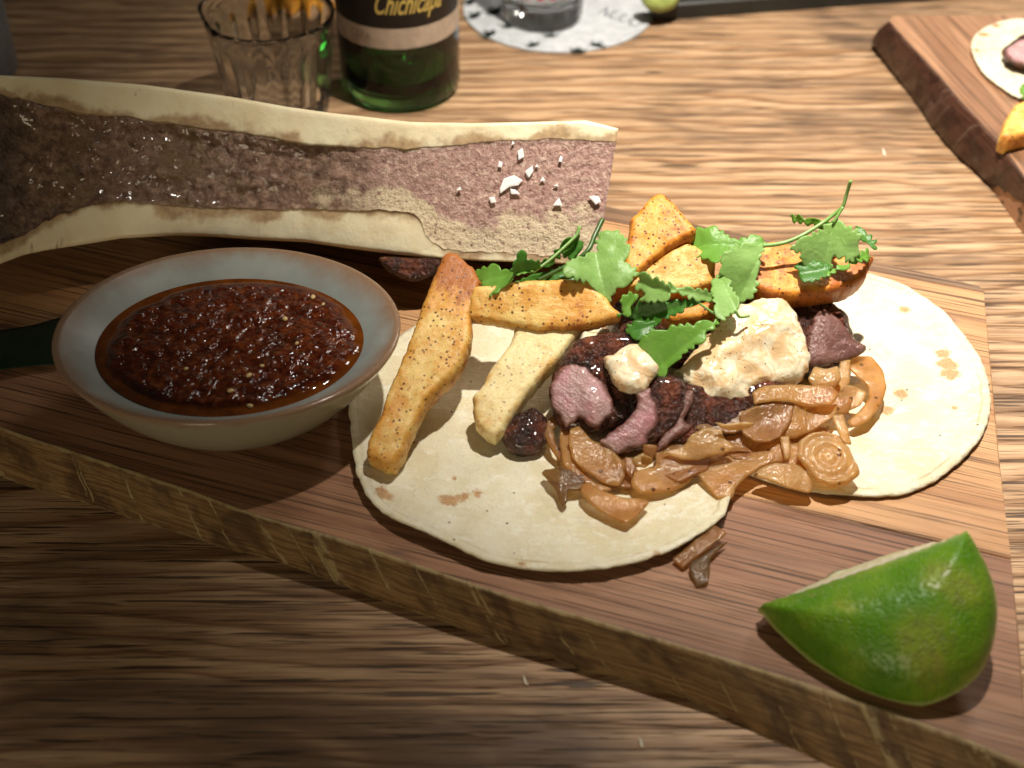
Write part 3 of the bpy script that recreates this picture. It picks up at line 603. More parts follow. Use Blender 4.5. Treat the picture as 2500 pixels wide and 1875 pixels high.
# dark leaf under the bone, left of the bowl
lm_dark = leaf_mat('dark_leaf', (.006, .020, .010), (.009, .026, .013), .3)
def veined(name, out, pl, m, parent, _i, base=None, tip=None, part=None, **k):
    V, F, at = pillow(out, pl, **k); U, Vv = at['pu'], at['pv']
    if base is not None:
        b, t = np.array(pl.uv(*base)), np.array(pl.uv(*tip)); ax = (t - b); ln = np.linalg.norm(ax); ax /= ln; n2 = np.array([-ax[1], ax[0]])
        s = (np.column_stack([U, Vv]) - b) @ ax; w2 = (np.column_stack([U, Vv]) - b) @ n2
        ve = np.clip(1 - np.abs(w2) / .04, 0, 1)
        rr_ = np.hypot(s, w2); an_ = np.arctan2(w2, s)
        for a0 in (-1.15, -.72, -.36, .33, .70, 1.2): ve = np.maximum(ve, np.where(rr_ > .1, .8 * np.clip(1 - np.abs(an_ - a0 - .10 * np.sin(rr_ * 2 + a0 * 5)) * np.maximum(rr_, .25) / .035, 0, 1), 0))
        at['vein'] = ve
    else: at['vein'] = np.zeros(len(U))
    return mk(name, V, F, m, parent, at)
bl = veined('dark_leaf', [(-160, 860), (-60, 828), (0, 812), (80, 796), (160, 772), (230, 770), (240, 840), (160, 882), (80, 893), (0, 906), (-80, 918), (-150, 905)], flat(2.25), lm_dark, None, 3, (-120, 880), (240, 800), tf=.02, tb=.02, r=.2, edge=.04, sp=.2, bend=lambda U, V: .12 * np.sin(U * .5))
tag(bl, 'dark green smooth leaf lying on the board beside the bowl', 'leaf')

# ================================================================== BEEF
crust = crust_mat(); flesh_pink = flesh_mat('beef_pink', (.46, .215, .235), (.40, .25, .235), (.58, .40, .39)); flesh_grey = flesh_mat('beef_grey', (.16, .075, .065), (.23, .12, .105), (.32, .18, .16))
def beef(label, body, bpl, face, fpl, fm, tb=1.3, seed=1, tf=.35, ff=.22):
    V, F, at = pillow(body, bpl, tf=tf, tb=tb, r=.7, sp=.11, na=.16, nf=1.3, seed=seed, edge=.1, rag=.08)
    o = empty('beef_slice', (V[:, 0].mean(), V[:, 1].mean(), max(2.3, V[:, 2].min())), label, 'beef slice', 'beef slices on the tortillas')
    mk('crust', V, F, crust, o, fibre(at))
    if face: pil('cut_face', face, fpl, fm, o, tf=ff, tb=.3, r=.9, sp=.08, na=.12, nf=1.5, seed=seed + 1, rag=.10, edge=.03)
    return o
beef('pink beef slice with dark seared rim leaning against the pale fry', [(1405, 833), (1448, 820), (1500, 812), (1556, 818), (1575, 850), (1566, 920), (1564, 985), (1540, 1028), (1480, 1050), (1420, 1062), (1370, 1046), (1346, 990), (1345, 935), (1365, 880)],
     Plane((1480, 825, 5.0), (1345, 990, 3.5), (1560, 1000, 3.4)),
     [(1427, 898), (1452, 915), (1477, 945), (1490, 970), (1497, 992), (1490, 1012), (1460, 1041), (1435, 1035), (1416, 1018), (1401, 1031), (1380, 1041), (1366, 1015), (1347, 991), (1343, 949), (1360, 907), (1395, 888)],
     Plane((1430, 890, 4.75), (1345, 990, 3.75), (1490, 1030, 3.6)), flesh_pink, seed=51)
beef('pink beef slice with seared rim between small dollop and big dollop', [(1589, 930), (1606, 919), (1648, 917), (1674, 942), (1674, 985), (1660, 1022), (1638, 1050), (1600, 1085), (1560, 1100), (1510, 1108), (1480, 1090), (1490, 1062), (1530, 1030), (1560, 990), (1575, 950)],
     Plane((1630, 920, 4.5), (1500, 1100, 2.9), (1670, 1010, 3.6)),
     [(1557, 958), (1585, 951), (1591, 970), (1602, 991), (1606, 1033), (1583, 1065), (1574, 1086), (1532, 1098), (1507, 1113), (1484, 1098), (1465, 1077), (1490, 1060), (1519, 1037), (1547, 1010), (1557, 983)],
     Plane((1580, 955, 4.55), (1480, 1080, 3.25), (1590, 1080, 3.2)), flesh_pink, seed=53)
beef('grey brown beef slice tucked under the big cream dollop', [(1655, 955), (1700, 930), (1800, 935), (1900, 930), (1905, 1010), (1850, 1060), (1760, 1075), (1690, 1085), (1620, 1100), (1612, 1080), (1650, 1040)],
     Plane((1700, 940, 3.9), (1640, 1090, 2.7), (1890, 1010, 3.2)),
     [(1672, 957), (1692, 955), (1690, 987), (1673, 1023), (1684, 1044), (1661, 1063), (1618, 1094), (1604, 1098), (1616, 1065), (1646, 1040), (1664, 1000)],
     Plane((1680, 955, 4.2), (1610, 1095, 3.0), (1680, 1045, 3.3)), flesh_grey, seed=55)
beef('mauve brown beef slice sticking out from under the back fry', [(1985, 722), (2029, 742), (2065, 770), (2079, 816), (2084, 850), (2072, 881), (2043, 905), (1992, 912), (1950, 905), (1920, 860), (1915, 780), (1940, 735)],
     Plane((2000, 735, 4.5), (1960, 890, 3.4), (2080, 850, 3.4)),
     [(2000, 760), (2040, 772), (2068, 800), (2082, 826), (2112, 845), (2098, 868), (2060, 880), (2000, 895), (1965, 880), (1975, 820)],
     Plane((2010, 760, 4.75), (1970, 880, 3.75), (2090, 850, 3.65)), flesh_grey, seed=57)
o = pil('beef_scrap', [(1225, 1062), (1258, 1018), (1310, 1002), (1340, 1038), (1330, 1088), (1292, 1108), (1250, 1102)], Plane((1290, 1005, 3.1), (1230, 1080, 2.7), (1330, 1090, 2.7)), crust, tf=.4, tb=.5, r=.5, sp=.09, na=.2, nf=1.6, seed=60, rag=.1)
tag(o, 'charred black beef scrap at the foot of the pale fry', 'beef scrap')
# unseen heart of the heap: a slice under fries and leaves that carries them
beef('dark seared beef slice buried under the coriander and fries', [(1480, 720), (1650, 700), (1850, 690), (1990, 720), (1960, 800), (1800, 860), (1640, 850), (1520, 820)], Plane((1600, 710, 4.3), (1560, 820, 3.9), (1900, 760, 4.1)), None, None, None, tb=2.0, seed=61)

# ================================================================== CREAM
cr = cream_mat()
o = pil('cream_dollop', [(1812, 744), (1859, 728), (1902, 732), (1930, 748), (1958, 795), (1975, 859), (1969, 906), (1949, 937), (1884, 944), (1836, 955), (1832, 979), (1797, 999), (1754, 996), (1697, 988), (1668, 940), (1643, 914), (1675, 880), (1700, 850), (1725, 815), (1757, 785), (1783, 765)],
        Plane((1870, 740, 5.5), (1700, 980, 3.55), (1965, 900, 4.0)), cr, tf=.62, tb=.9, r=1.1, sp=.075, na=.36, nf=.95, seed=71, rag=.16, edge=.05, no=2); tag(o, 'big speckled cream sauce dollop spread over the beef', 'cream sauce')
o = pil('cream_dollop', [(1484, 902), (1476, 876), (1500, 866), (1528, 846), (1553, 841), (1566, 852), (1583, 864), (1604, 894), (1602, 915), (1585, 936), (1574, 957), (1543, 959), (1511, 950), (1490, 928)],
        Plane((1540, 845, 5.15), (1490, 930, 4.55), (1590, 940, 4.6)), cr, tf=.42, tb=.5, r=.7, sp=.07, na=.13, nf=1.4, seed=73, rag=.12, edge=.04, no=2); tag(o, 'small round cream sauce dollop on the pink beef slice', 'cream sauce')

# ================================================================== ONIONS
on = [onion_mat('onion_amber', (.62, .37, .145), (.53, .28, .095)), onion_mat('onion_pale', (.68, .46, .21), (.60, .37, .15)), onion_mat('onion_brown', (.44, .235, .09), (.36, .17, .06)), onion_mat('onion_grey', (.15, .10, .055), (.20, .13, .06), (.03, .02, .015))]
onions = [  # outline, heights (top, bottom), material, label, curl
    ([(2078, 868), (2125, 872), (2155, 905), (2165, 944), (2152, 988), (2122, 1028), (2086, 1044), (2066, 1032), (2100, 1006), (2122, 976), (2118, 945), (2098, 928), (2072, 905)], 3.1, 2.6, 0, 'curved onion ring segment on the square-end tortilla', .3),
    ([(1949, 1080), (1977, 1060), (2014, 1054), (2046, 1065), (2075, 1094), (2086, 1124), (2101, 1155), (2075, 1180), (2033, 1189), (1996, 1174), (1972, 1142), (1946, 1117)], 3.35, 2.75, 1, 'round onion slice showing its concentric rings', 0),
    ([(1851, 1146), (1890, 1131), (1949, 1134), (1974, 1149), (1988, 1186), (1977, 1202), (1927, 1194), (1878, 1174), (1838, 1159)], 2.9, 2.6, 1, 'smooth onion wedge jutting between the two tortillas', .2),
    ([(1789, 1104), (1853, 1087), (1902, 1084), (1918, 1126), (1858, 1140), (1828, 1162), (1796, 1192), (1788, 1215), (1749, 1217), (1720, 1180), (1698, 1151), (1742, 1129)], 2.9, 2.55, 0, 'wide flat onion piece hanging over the gap between tortillas', .25),
    ([(1619, 1102), (1670, 1089), (1685, 1064), (1720, 1045), (1762, 1049), (1768, 1074), (1796, 1094), (1771, 1108), (1705, 1121), (1665, 1120)], 3.7, 3.1, 1, 'leaf shaped onion piece lying over the foot of the beef', .3),
    ([(1747, 1030), (1772, 1036), (1804, 1032), (1843, 1033), (1832, 1046), (1786, 1052), (1762, 1047)], 4.1, 3.8, 1, 'thin curved onion sliver under the big dollop', .15),
    ([(1836, 960), (1865, 944), (1927, 939), (1977, 942), (2026, 944), (2048, 968), (2028, 995), (1977, 993), (1927, 980), (1878, 983), (1841, 990)], 4.0, 3.7, 0, 'plump onion strip lying right below the big dollop', .35),
    ([(1804, 1013), (1841, 993), (1902, 979), (1942, 988), (1934, 1025), (1904, 1069), (1878, 1084), (1841, 1079), (1811, 1055)], 3.75, 3.2, 2, 'brownish onion fold over the edge of the grey brown slice', .35),
    ([(1938, 988), (2001, 986), (2045, 986), (2040, 1015), (2003, 1044), (1940, 1072), (1905, 1069), (1925, 1028)], 3.6, 3.0, 0, 'onion flap between the brownish fold and the ringed slice', .35),
    ([(1989, 895), (2015, 905), (2046, 897), (2053, 931), (2031, 950), (1984, 945), (1970, 929)], 3.9, 3.6, 1, 'short upright onion piece at the foot of the mauve slice', .2),
    ([(2050, 885), (2077, 880), (2075, 931), (2055, 958), (2044, 930)], 3.7, 3.4, 1, 'upright onion sliver touching the curved ring segment', .1),
    ([(2051, 944), (2088, 942), (2117, 958), (2102, 990), (2066, 1007), (2043, 995)], 3.4, 2.9, 1, 'shiny onion square inside the curved ring segment', .3),
    ([(2031, 1013), (2058, 1011), (2070, 1042), (2078, 1089), (2056, 1084), (2041, 1042)], 3.6, 3.2, 1, 'narrow onion strip standing over the ringed slice', .15),
    ([(1905, 1065), (1927, 1063), (1932, 1117), (1916, 1124)], 3.4, 3.0, 1, 'short onion tube leaning beside the ringed slice', .1),
    ([(1392, 1046), (1414, 1039), (1442, 1072), (1482, 1092), (1515, 1122), (1528, 1157), (1514, 1183), (1472, 1177), (1432, 1154), (1397, 1122), (1387, 1081)], 3.3, 2.75, 0, 'large glossy onion petal in front of the pink beef', .4),
    ([(1368, 1049), (1391, 1056), (1400, 1122), (1425, 1155), (1455, 1183), (1495, 1197), (1467, 1206), (1409, 1177), (1374, 1137), (1366, 1094)], 3.0, 2.5, 0, 'onion petal cupped behind the large glossy one', .3),
    ([(1365, 999), (1336, 1024), (1326, 1061), (1341, 1093), (1368, 1131), (1373, 1107), (1355, 1081), (1350, 1051), (1363, 1026), (1375, 1013)], 3.3, 2.6, 2, 'thin onion strip curling up beside the charred scrap', .1),
    ([(1416, 1181), (1436, 1178), (1467, 1201), (1518, 1216), (1573, 1215), (1586, 1224), (1560, 1252), (1533, 1276), (1493, 1260), (1447, 1235), (1417, 1205)], 2.75, 2.75, 0, 'tongue shaped onion piece lying alone on the front tortilla', .25),
    ([(1543, 1157), (1601, 1132), (1602, 1102), (1629, 1102), (1657, 1129), (1710, 1137), (1687, 1172), (1644, 1197), (1606, 1205), (1563, 1210), (1541, 1190)], 2.95, 2.55, 0, 'ragged onion piece next to the large glossy petal', .3),
    ([(1543, 1122), (1576, 1105), (1598, 1127), (1574, 1144), (1550, 1138)], 3.0, 2.75, 1, 'little onion chip below the second pink slice', .1),
    ([(1526, 1114), (1545, 1114), (1554, 1140), (1541, 1167), (1527, 1150)], 3.2, 2.9, 2, 'tiny rounded onion bit beside the large glossy petal', .1),
    ([(1572, 1084), (1606, 1089), (1596, 1119), (1569, 1104)], 3.55, 3.2, 2, 'small brown onion flake stuck to the tip of the pink beef', .1),
    ([(1690, 1120), (1740, 1105), (1800, 1100), (1800, 1130), (1750, 1150), (1700, 1160)], 2.8, 2.6, 2, 'brown onion scrap under the leaf shaped piece', .1),
    ([(1900, 1010), (1990, 1030), (2040, 1050), (2000, 1080), (1930, 1080), (1880, 1060)], 3.1, 2.8, 2, 'brown onion layer half covered by the ringed slice', .2),
    ([(1440, 1085), (1520, 1110), (1560, 1150), (1540, 1195), (1480, 1190), (1430, 1140)], 2.75, 2.5, 2, 'brown onion layer under the large glossy petal', .15),
    ([(1600, 1095), (1680, 1075), (1740, 1090), (1730, 1150), (1660, 1180), (1600, 1160)], 2.85, 2.6, 2, 'brown onion layer between ragged piece and leaf shaped piece', .2),
    ([(1760, 1050), (1830, 1040), (1880, 1080), (1860, 1130), (1790, 1125), (1750, 1090)], 3.05, 2.7, 2, 'dark onion fold in the hollow beside the wide flat piece', .25),
    ([(1980, 935), (2050, 925), (2090, 960), (2070, 1010), (2000, 1010), (1965, 975)], 3.3, 2.9, 0, 'onion layer beneath the shiny onion square', .2),
    ([(1900, 1060), (1960, 1050), (1985, 1100), (1960, 1160), (1910, 1150), (1880, 1110)], 2.9, 2.6, 0, 'onion layer tucked behind the ringed slice', .15),
    ([(1690, 1005), (1760, 1000), (1830, 1000), (1850, 1030), (1790, 1060), (1700, 1050)], 3.55, 3.2, 2, 'brown onion shred under the thin curved sliver', .2),
    ([(1323, 1155), (1331, 1146), (1366, 1147), (1399, 1157), (1431, 1175), (1421, 1198), (1386, 1200), (1387, 1222), (1376, 1235), (1365, 1223), (1357, 1195), (1336, 1172)], 2.75, 2.6, 3, 'dark grey crumpled onion piece on the front tortilla', .15),
    ([(1641, 1362), (1702, 1311), (1747, 1281), (1776, 1302), (1725, 1340), (1666, 1387)], 2.55, 2.2, 2, 'brown onion strip fallen across the tortilla edge onto the board', .1),
    ([(1686, 1376), (1729, 1351), (1776, 1322), (1736, 1367), (1729, 1428), (1700, 1432), (1681, 1396)], 2.2, 2.1, 3, 'dark onion scrap lying on the bare board', .05)]
for k, (ou, zt, zb_, mi, lab, curl) in enumerate(onions):
    A = np.array(ou, float); yt, yb = A[:, 1].min(), A[:, 1].max(); xm = A[:, 0].mean(); pl = Plane((xm - 30, yt, zt), (xm + 30, yt, zt), (xm, yb, zb_))
    L0 = np.array([pl.uv(*q_) for q_ in ou]); c0 = L0.mean(0); ext = np.ptp(L0, axis=0).max() / 2
    if k == 1:
        bend = lambda U, V: .035 * np.sin(np.hypot((U - c0[0]) / 1.0, (V - c0[1]) / 1.05) * 13.5)
    else:
        X = L0 - c0; w_, e2 = np.linalg.eigh(X.T @ X); ac = e2[:, 0]
        def bend(U, V, ac=ac, c0=c0, ext=ext, curl=curl, k=k):
            s = ((U - c0[0]) * ac[0] + (V - c0[1]) * ac[1]) / ext; q_ = np.column_stack([U, V, np.full(len(U), k * 3.)])
            return curl * .55 * (np.abs(s) ** 1.6 - .3) * (1 if k % 3 else -1) + .15 * vn(q_, .9, 80 + k, 2)
    o = pil('onion_slice' if k == 1 else 'onion_piece', ou, pl, on[mi], tf=.03 if k != 1 else .10, tb=.03 if k != 1 else .2, r=.12, edge=.055, sp=.07, na=.012, nf=3, seed=80 + k, rag=.04, lin=3, bend=bend)
    tag(o, lab, 'onion', 'fried onions')

# ================================================================== YUCA FRIES
fm_gold = fry_mat('fry_gold', (.78, .55, .19), (.68, .34, .065), (.36, .10, .018), .37)
fm_pale = fry_mat('fry_pale', (.78, .64, .33), (.66, .40, .12), (.36, .13, .03), .10, .5)
fm_deep = fry_mat('fry_deep', (.76, .46, .10), (.68, .28, .035), (.36, .09, .012), .66)
def fry(label, out, pl, m, tf=.30, tb=.6, seed=1, tst=None, na=.10):
    o = pil('yuca_fry', out, pl, m, tf=tf, tb=tb, r=.30, p=2.4, sp=.08, na=na * .8, nf=1.3, seed=seed, rag=.07, lin=3, edge=.36, tst=tst, osp=.05)
    return tag(o, label, 'fry', 'fried yuca sticks')
f1 = [(1096, 627), (1120, 632), (1157, 663), (1178, 700), (1166, 738), (1151, 783), (1154, 815), (1149, 848), (1126, 902), (1100, 931), (1076, 952), (1045, 987), (1013, 1049), (984, 1119), (965, 1147), (941, 1146), (896, 1125), (903, 1079), (926, 1033), (955, 955), (985, 885), (1007, 828), (1034, 752), (1050, 712), (1063, 679), (1078, 645)]
pl = Plane((930, 1130, 2.95), (1120, 650, 6.0), (1150, 850, 4.75)); _V, _F, _at = pillow(f1, pl, tf=.3, tb=.3, sp=.4); fibre(_at); S1 = np.sign(_at['al'][np.argmin(_at['pv'])])   # which way along the fry the low end lies
fry('long golden yuca fry leaning beside the bowl with chilli dusted end', f1, pl, fm_gold, seed=101, tb=.6, tst=lambda a, c: .75 * np.clip((-a * S1 - 1.6) / 1.7, 0, 1))
fry('golden yuca fry lying crosswise on top of the pale fry', [(1158, 705), (1210, 700), (1277, 689), (1360, 687), (1443, 688), (1462, 716), (1487, 736), (1499, 757), (1520, 771), (1513, 785), (1479, 794), (1418, 809), (1331, 814), (1288, 810), (1259, 804), (1212, 793), (1140, 785), (1145, 735)],
    Plane((1170, 740, 5.5), (1480, 750, 5.6), (1330, 812, 4.9)), fm_gold, tb=.55, seed=103)
fry('pale cream yuca fry propped under the crosswise fry', [(1262, 800), (1248, 841), (1204, 902), (1175, 953), (1157, 974), (1155, 1000), (1161, 1043), (1185, 1068), (1208, 1077), (1228, 1062), (1273, 992), (1313, 942), (1374, 877), (1425, 805), (1340, 790)],
    Plane((1190, 1060, 3.0), (1250, 830, 4.55), (1400, 830, 4.6)), fm_pale, tb=.5, seed=105, na=.07)
fry('orange browned yuca fry standing up at the top of the heap', [(1618, 481), (1653, 512), (1676, 545), (1701, 566), (1697, 579), (1674, 594), (1624, 623), (1587, 655), (1545, 690), (1500, 728), (1470, 735), (1490, 690), (1526, 650), (1523, 631), (1536, 574), (1538, 545), (1569, 517), (1591, 490), (1606, 484)],
    Plane((1610, 490, 7.6), (1500, 715, 5.7), (1690, 575, 7.0)), fm_deep, tb=.7, seed=107)
fry('blunt yuca fry under the orange browned standing fry', [(1590, 650), (1640, 615), (1681, 600), (1715, 620), (1749, 646), (1744, 700), (1700, 720), (1600, 722), (1530, 710), (1545, 680)],
    Plane((1600, 650, 6.1), (1560, 715, 5.5), (1740, 670, 6.0)), fm_gold, tb=.7, seed=109)
fry('brown tipped yuca fry on the far side of the heap under the leafy sprig', [(1780, 655), (1800, 620), (1855, 606), (1884, 601), (1920, 609), (1956, 622), (2029, 630), (2083, 645), (2132, 635), (2121, 660), (2113, 682), (2083, 708), (2029, 724), (1985, 733), (1931, 738), (1880, 735), (1845, 715), (1790, 700)],
    Plane((1850, 610, 6.0), (1930, 735, 5.2), (2110, 660, 5.5)), fm_deep, tb=.7, seed=111, tst=lambda a, c: .35 * np.clip((np.abs(a) - 1.0) / 1.4, 0, 1))
fry('short yuca fry hidden under the middle coriander leaves', [(1600, 775), (1680, 752), (1747, 736), (1775, 750), (1760, 775), (1700, 792), (1640, 796)], Plane((1640, 760, 5.2), (1650, 795, 4.9), (1750, 750, 5.3)), fm_deep, tf=.3, tb=.6, seed=113)

# ================================================================== CORIANDER SPRIGS
lf = leaf_mat('coriander', (.16, .36, .045), (.21, .43, .07)); lfp = leaf_mat('coriander_pale', (.26, .46, .11), (.32, .53, .16), .42); lfd = leaf_mat('coriander_dark', (.06, .20, .022), (.085, .25, .032))
stm = simple('coriander_stem', (.20, .36, .09), .35, sss=.2, ssc=.002); stmd = simple('coriander_stem_dark', (.05, .11, .02), .35)
def sprig(label, at_, leaves, stems, sd):
    o = empty('coriander_sprig', P(*at_), label, 'herb', 'coriander sprigs on the heap')
    for k, (ou, hs, b, t, mm, amp) in enumerate(leaves):
        pl = Plane(*hs); L0 = np.array([pl.uv(*q_) for q_ in ou]); c0 = L0.mean(0)
        bv, tv = np.array(pl.uv(*b)), np.array(pl.uv(*t)); ax = (tv - bv) / np.linalg.norm(tv - bv); n2 = np.array([-ax[1], ax[0]])
        def bend(U, V, bv=bv, ax=ax, n2=n2, amp=amp, k=k):
            s = (U - bv[0]) * ax[0] + (V - bv[1]) * ax[1]; w2 = (U - bv[0]) * n2[0] + (V - bv[1]) * n2[1]; q_ = np.column_stack([U, V, np.full(len(U), sd + k * 2.)])
            return amp * (.5 * np.abs(w2) - .16 * s * s + .16 * vn(q_, 1.3, sd + k, 2) - .14 * w2 * w2)
        veined('leaf', ou, pl, mm, o, k, b, t, tf=.006, tb=.006, r=.1, edge=.028, sp=.075, seed=sd + k, bend=bend, tooth=(.40, .17), osp=.04)
    for path, rad, mm in stems:
        V, F = tube([P(*q_) for q_ in path], rad, 10, .8); mk('stem', V, F, mm, o)
sprig('coriander sprig with a dark cut stem lying on the crosswise fry', (1330, 700, 5.9), [
    ([(1148, 640), (1187, 637), (1213, 646), (1243, 656), (1285, 660), (1306, 662), (1271, 676), (1254, 682), (1241, 696), (1217, 709), (1202, 716), (1191, 714), (1186, 693), (1172, 680), (1165, 665)], [(1150, 640, 6.5), (1306, 660, 6.7), (1202, 716, 6.2)], (1306, 662), (1165, 670), lf, .8),
    ([(1245, 663), (1252, 637), (1267, 619), (1282, 618), (1293, 633), (1308, 630), (1311, 650), (1289, 663)], [(1245, 663, 6.8), (1310, 650, 6.8), (1280, 615, 7.5)], (1285, 664), (1280, 618), lfd, .8),
    ([(1313, 640), (1339, 632), (1358, 612), (1384, 589), (1406, 585), (1421, 582), (1431, 606), (1419, 627), (1393, 636), (1376, 628), (1352, 642), (1337, 653), (1315, 653)], [(1315, 650, 6.6), (1430, 610, 6.9), (1400, 585, 7.4)], (1320, 650), (1425, 595), lfd, .9),
    ([(1452, 615), (1421, 633), (1389, 648), (1375, 667), (1378, 682), (1395, 688), (1423, 690), (1441, 688), (1455, 703), (1473, 719), (1491, 711), (1508, 697), (1524, 694), (1547, 683), (1556, 665), (1531, 648), (1531, 622), (1525, 594), (1502, 572), (1475, 570), (1457, 587), (1458, 604)], [(1470, 575, 7.2), (1390, 670, 6.7), (1540, 680, 6.6)], (1452, 612), (1482, 714), lfp, .9),
    ([(1250, 690), (1300, 668), (1370, 655), (1420, 650), (1400, 690), (1340, 696), (1280, 696)], [(1260, 690, 6.1), (1410, 655, 6.3), (1340, 696, 5.95)], (1420, 655), (1270, 690), lfd, .5)],
    [([(1471, 536, 7.6), (1452, 575, 7.3), (1434, 613, 7.05), (1390, 645, 6.7), (1313, 684, 6.3)], .10, stmd), ([(1414, 552, 7.6), (1409, 572, 7.4), (1386, 596, 7.2), (1341, 636, 6.9), (1302, 664, 6.7)], .07, stm)], 200)
sprig('coriander sprig with a long pale stem rising over the brown tipped fry', (1900, 610, 6.4), [
    ([(1700, 553), (1727, 555), (1757, 564), (1783, 582), (1815, 599), (1775, 619), (1757, 637), (1743, 644), (1703, 619), (1679, 596), (1690, 575)], [(1700, 555, 7.2), (1815, 600, 7.0), (1743, 642, 6.7)], (1810, 600), (1690, 590), lf, .7),
    ([(1866, 599), (1812, 600), (1775, 617), (1755, 641), (1766, 670), (1790, 691), (1812, 717), (1832, 720), (1850, 702), (1853, 653), (1858, 624)], [(1866, 599, 7.1), (1757, 650, 6.8), (1830, 718, 6.2)], (1866, 600), (1815, 714), lfp, .8),
    ([(1783, 592), (1812, 582), (1859, 582), (1868, 600), (1820, 604)], [(1790, 590, 7.0), (1866, 585, 7.0), (1830, 604, 6.9)], (1866, 598), (1790, 592), lf, .5),
    ([(2033, 537), (2007, 559), (1977, 575), (1935, 597), (1936, 615), (1955, 621), (1953, 635), (1969, 647), (1989, 657), (2006, 649), (2021, 661), (2037, 648), (2038, 623), (2057, 631), (2077, 639), (2093, 627), (2093, 603), (2101, 579), (2071, 556), (2049, 542)], [(2035, 540, 7.7), (1940, 610, 6.9), (2090, 625, 6.8)], (2035, 540), (2015, 656), lfp, .8),
    ([(1924, 529), (1977, 533), (2009, 539), (2031, 541), (2007, 559), (1979, 549), (1934, 543)], [(1930, 535, 7.4), (2030, 540, 7.7), (1990, 556, 7.3)], (2030, 541), (1930, 534), lf, .6),
    ([(2010, 673), (2041, 653), (2069, 639), (2116, 607), (2124, 619), (2129, 630), (2091, 643), (2050, 660), (2025, 672)], [(2015, 670, 6.5), (2120, 610, 6.7), (2125, 632, 6.5)], (2060, 645), (2124, 620), lf, .6),
    ([(2088, 553), (2118, 569), (2138, 589), (2134, 601), (2103, 589)], [(2090, 555, 7.1), (2138, 595, 6.9), (2105, 590, 6.9)], (2090, 556), (2136, 596), lfd, .6),
    ([(1945, 645), (1985, 640), (2030, 655), (2010, 680), (1970, 690), (1950, 665)], [(1945, 650, 6.35), (2030, 655, 6.35), (1975, 690, 6.1)], (2030, 655), (1950, 668), lfd, .5)],
    [([(1862, 600, 7.05), (1909, 594, 7.1), (1956, 576, 7.3), (2010, 543, 7.6), (2040, 520, 7.9), (2058, 503, 8.2), (2068, 470, 8.7), (2077, 441, 9.2)], .085, stm), ([(2058, 505, 8.2), (2046, 525, 7.95), (2034, 545, 7.7)], .07, stm)], 220)
sprig('loose coriander leaves heaped between the fries and the cream', (1650, 780, 5.4), [
    ([(1551, 697), (1562, 674), (1576, 668), (1603, 678), (1635, 696), (1639, 720), (1628, 733), (1596, 738), (1562, 734), (1574, 718), (1555, 708)], [(1560, 675, 6.9), (1635, 697, 6.9), (1600, 735, 6.3)], (1636, 715), (1560, 690), lfp, .9),
    ([(1633, 690), (1665, 701), (1720, 706), (1743, 720), (1731, 737), (1695, 732), (1660, 719), (1636, 712)], [(1640, 695, 6.8), (1740, 712, 6.7), (1690, 735, 6.4)], (1636, 705), (1738, 724), lfp, .8),
    ([(1546, 739), (1596, 735), (1660, 734), (1708, 734), (1662, 764), (1624, 777), (1603, 791), (1557, 791), (1540, 766)], [(1550, 740, 6.2), (1700, 735, 6.3), (1590, 790, 5.7)], (1700, 738), (1555, 775), lfd, .7),
    ([(1507, 734), (1539, 714), (1552, 725), (1548, 748), (1535, 768), (1512, 770), (1521, 755)], [(1510, 735, 6.2), (1550, 720, 6.3), (1520, 770, 5.8)], (1550, 722), (1516, 764), lf, .7),
    ([(1569, 814), (1610, 803), (1650, 795), (1700, 793), (1756, 783), (1727, 817), (1721, 831), (1673, 859), (1638, 891), (1624, 912), (1604, 900), (1590, 881), (1576, 868), (1583, 853), (1566, 840)], [(1580, 810, 5.9), (1750, 788, 6.0), (1622, 908, 5.1)], (1752, 788), (1600, 890), lf, .6),
    ([(1759, 650), (1777, 670), (1786, 697), (1802, 730), (1804, 757), (1786, 768), (1759, 789), (1746, 766), (1741, 734), (1736, 707), (1739, 679)], [(1759, 652, 6.8), (1800, 740, 6.3), (1755, 785, 6.0)], (1798, 760), (1755, 660), lfp, .7),
    ([(1530, 800), (1560, 785), (1600, 790), (1590, 815), (1560, 830), (1540, 822)], [(1535, 800, 5.5), (1600, 790, 5.6), (1560, 828, 5.3)], (1600, 792), (1540, 815), lfd, .5)],
    [([(1796, 757, 6.25), (1806, 774, 6.0), (1830, 771, 5.95)], .06, stm), ([(1700, 735, 6.35), (1755, 770, 6.0), (1800, 760, 6.2)], .05, stm)], 240)

# ================================================================== LIME
zl1, zl2 = 4.7, 2.1
lpl = Plane((1860, 1482, 2.55), (2360, 1300, 4.95), (2250, 1722, 2.0))
lo = [(1856, 1481), (1980, 1438), (2110, 1394), (2240, 1347), (2345, 1305), (2362, 1298), (2385, 1335), (2415, 1395), (2433, 1460), (2434, 1520), (2420, 1590), (2388, 1650), (2330, 1695), (2250, 1724), (2170, 1718), (2080, 1685), (1990, 1625), (1910, 1555), (1870, 1510)]
ta_, tb_ = np.array(lpl.uv(1856, 1481)), np.array(lpl.uv(2362, 1298)); tdir = (tb_ - ta_) / np.linalg.norm(tb_ - ta_); tn = np.array([-tdir[1], tdir[0]])
bottom_px = lo[6:]
def lback(U, V, d, L):
    q_ = np.column_stack([U, V]); d1 = np.maximum(0, (ta_ - q_) @ tn)
    keep = L[(ta_ - L) @ tn > .25]; d2 = np.min(np.linalg.norm(q_[:, None] - keep[None], axis=2), axis=1); d2 = np.where(d < 1e-6, 0, d2)
    return np.minimum(np.minimum(5.0 * d1, .95 * np.maximum(d2 - .1, 0)), 2.3)
V, F, at = pillow(lo, lpl, tf=1.85, tb=1., r=2.3, p=2.0, edge=.02, sp=.14, na=.025, nf=2., seed=300, back=lback, osp=.12, bshift=tn * .55)
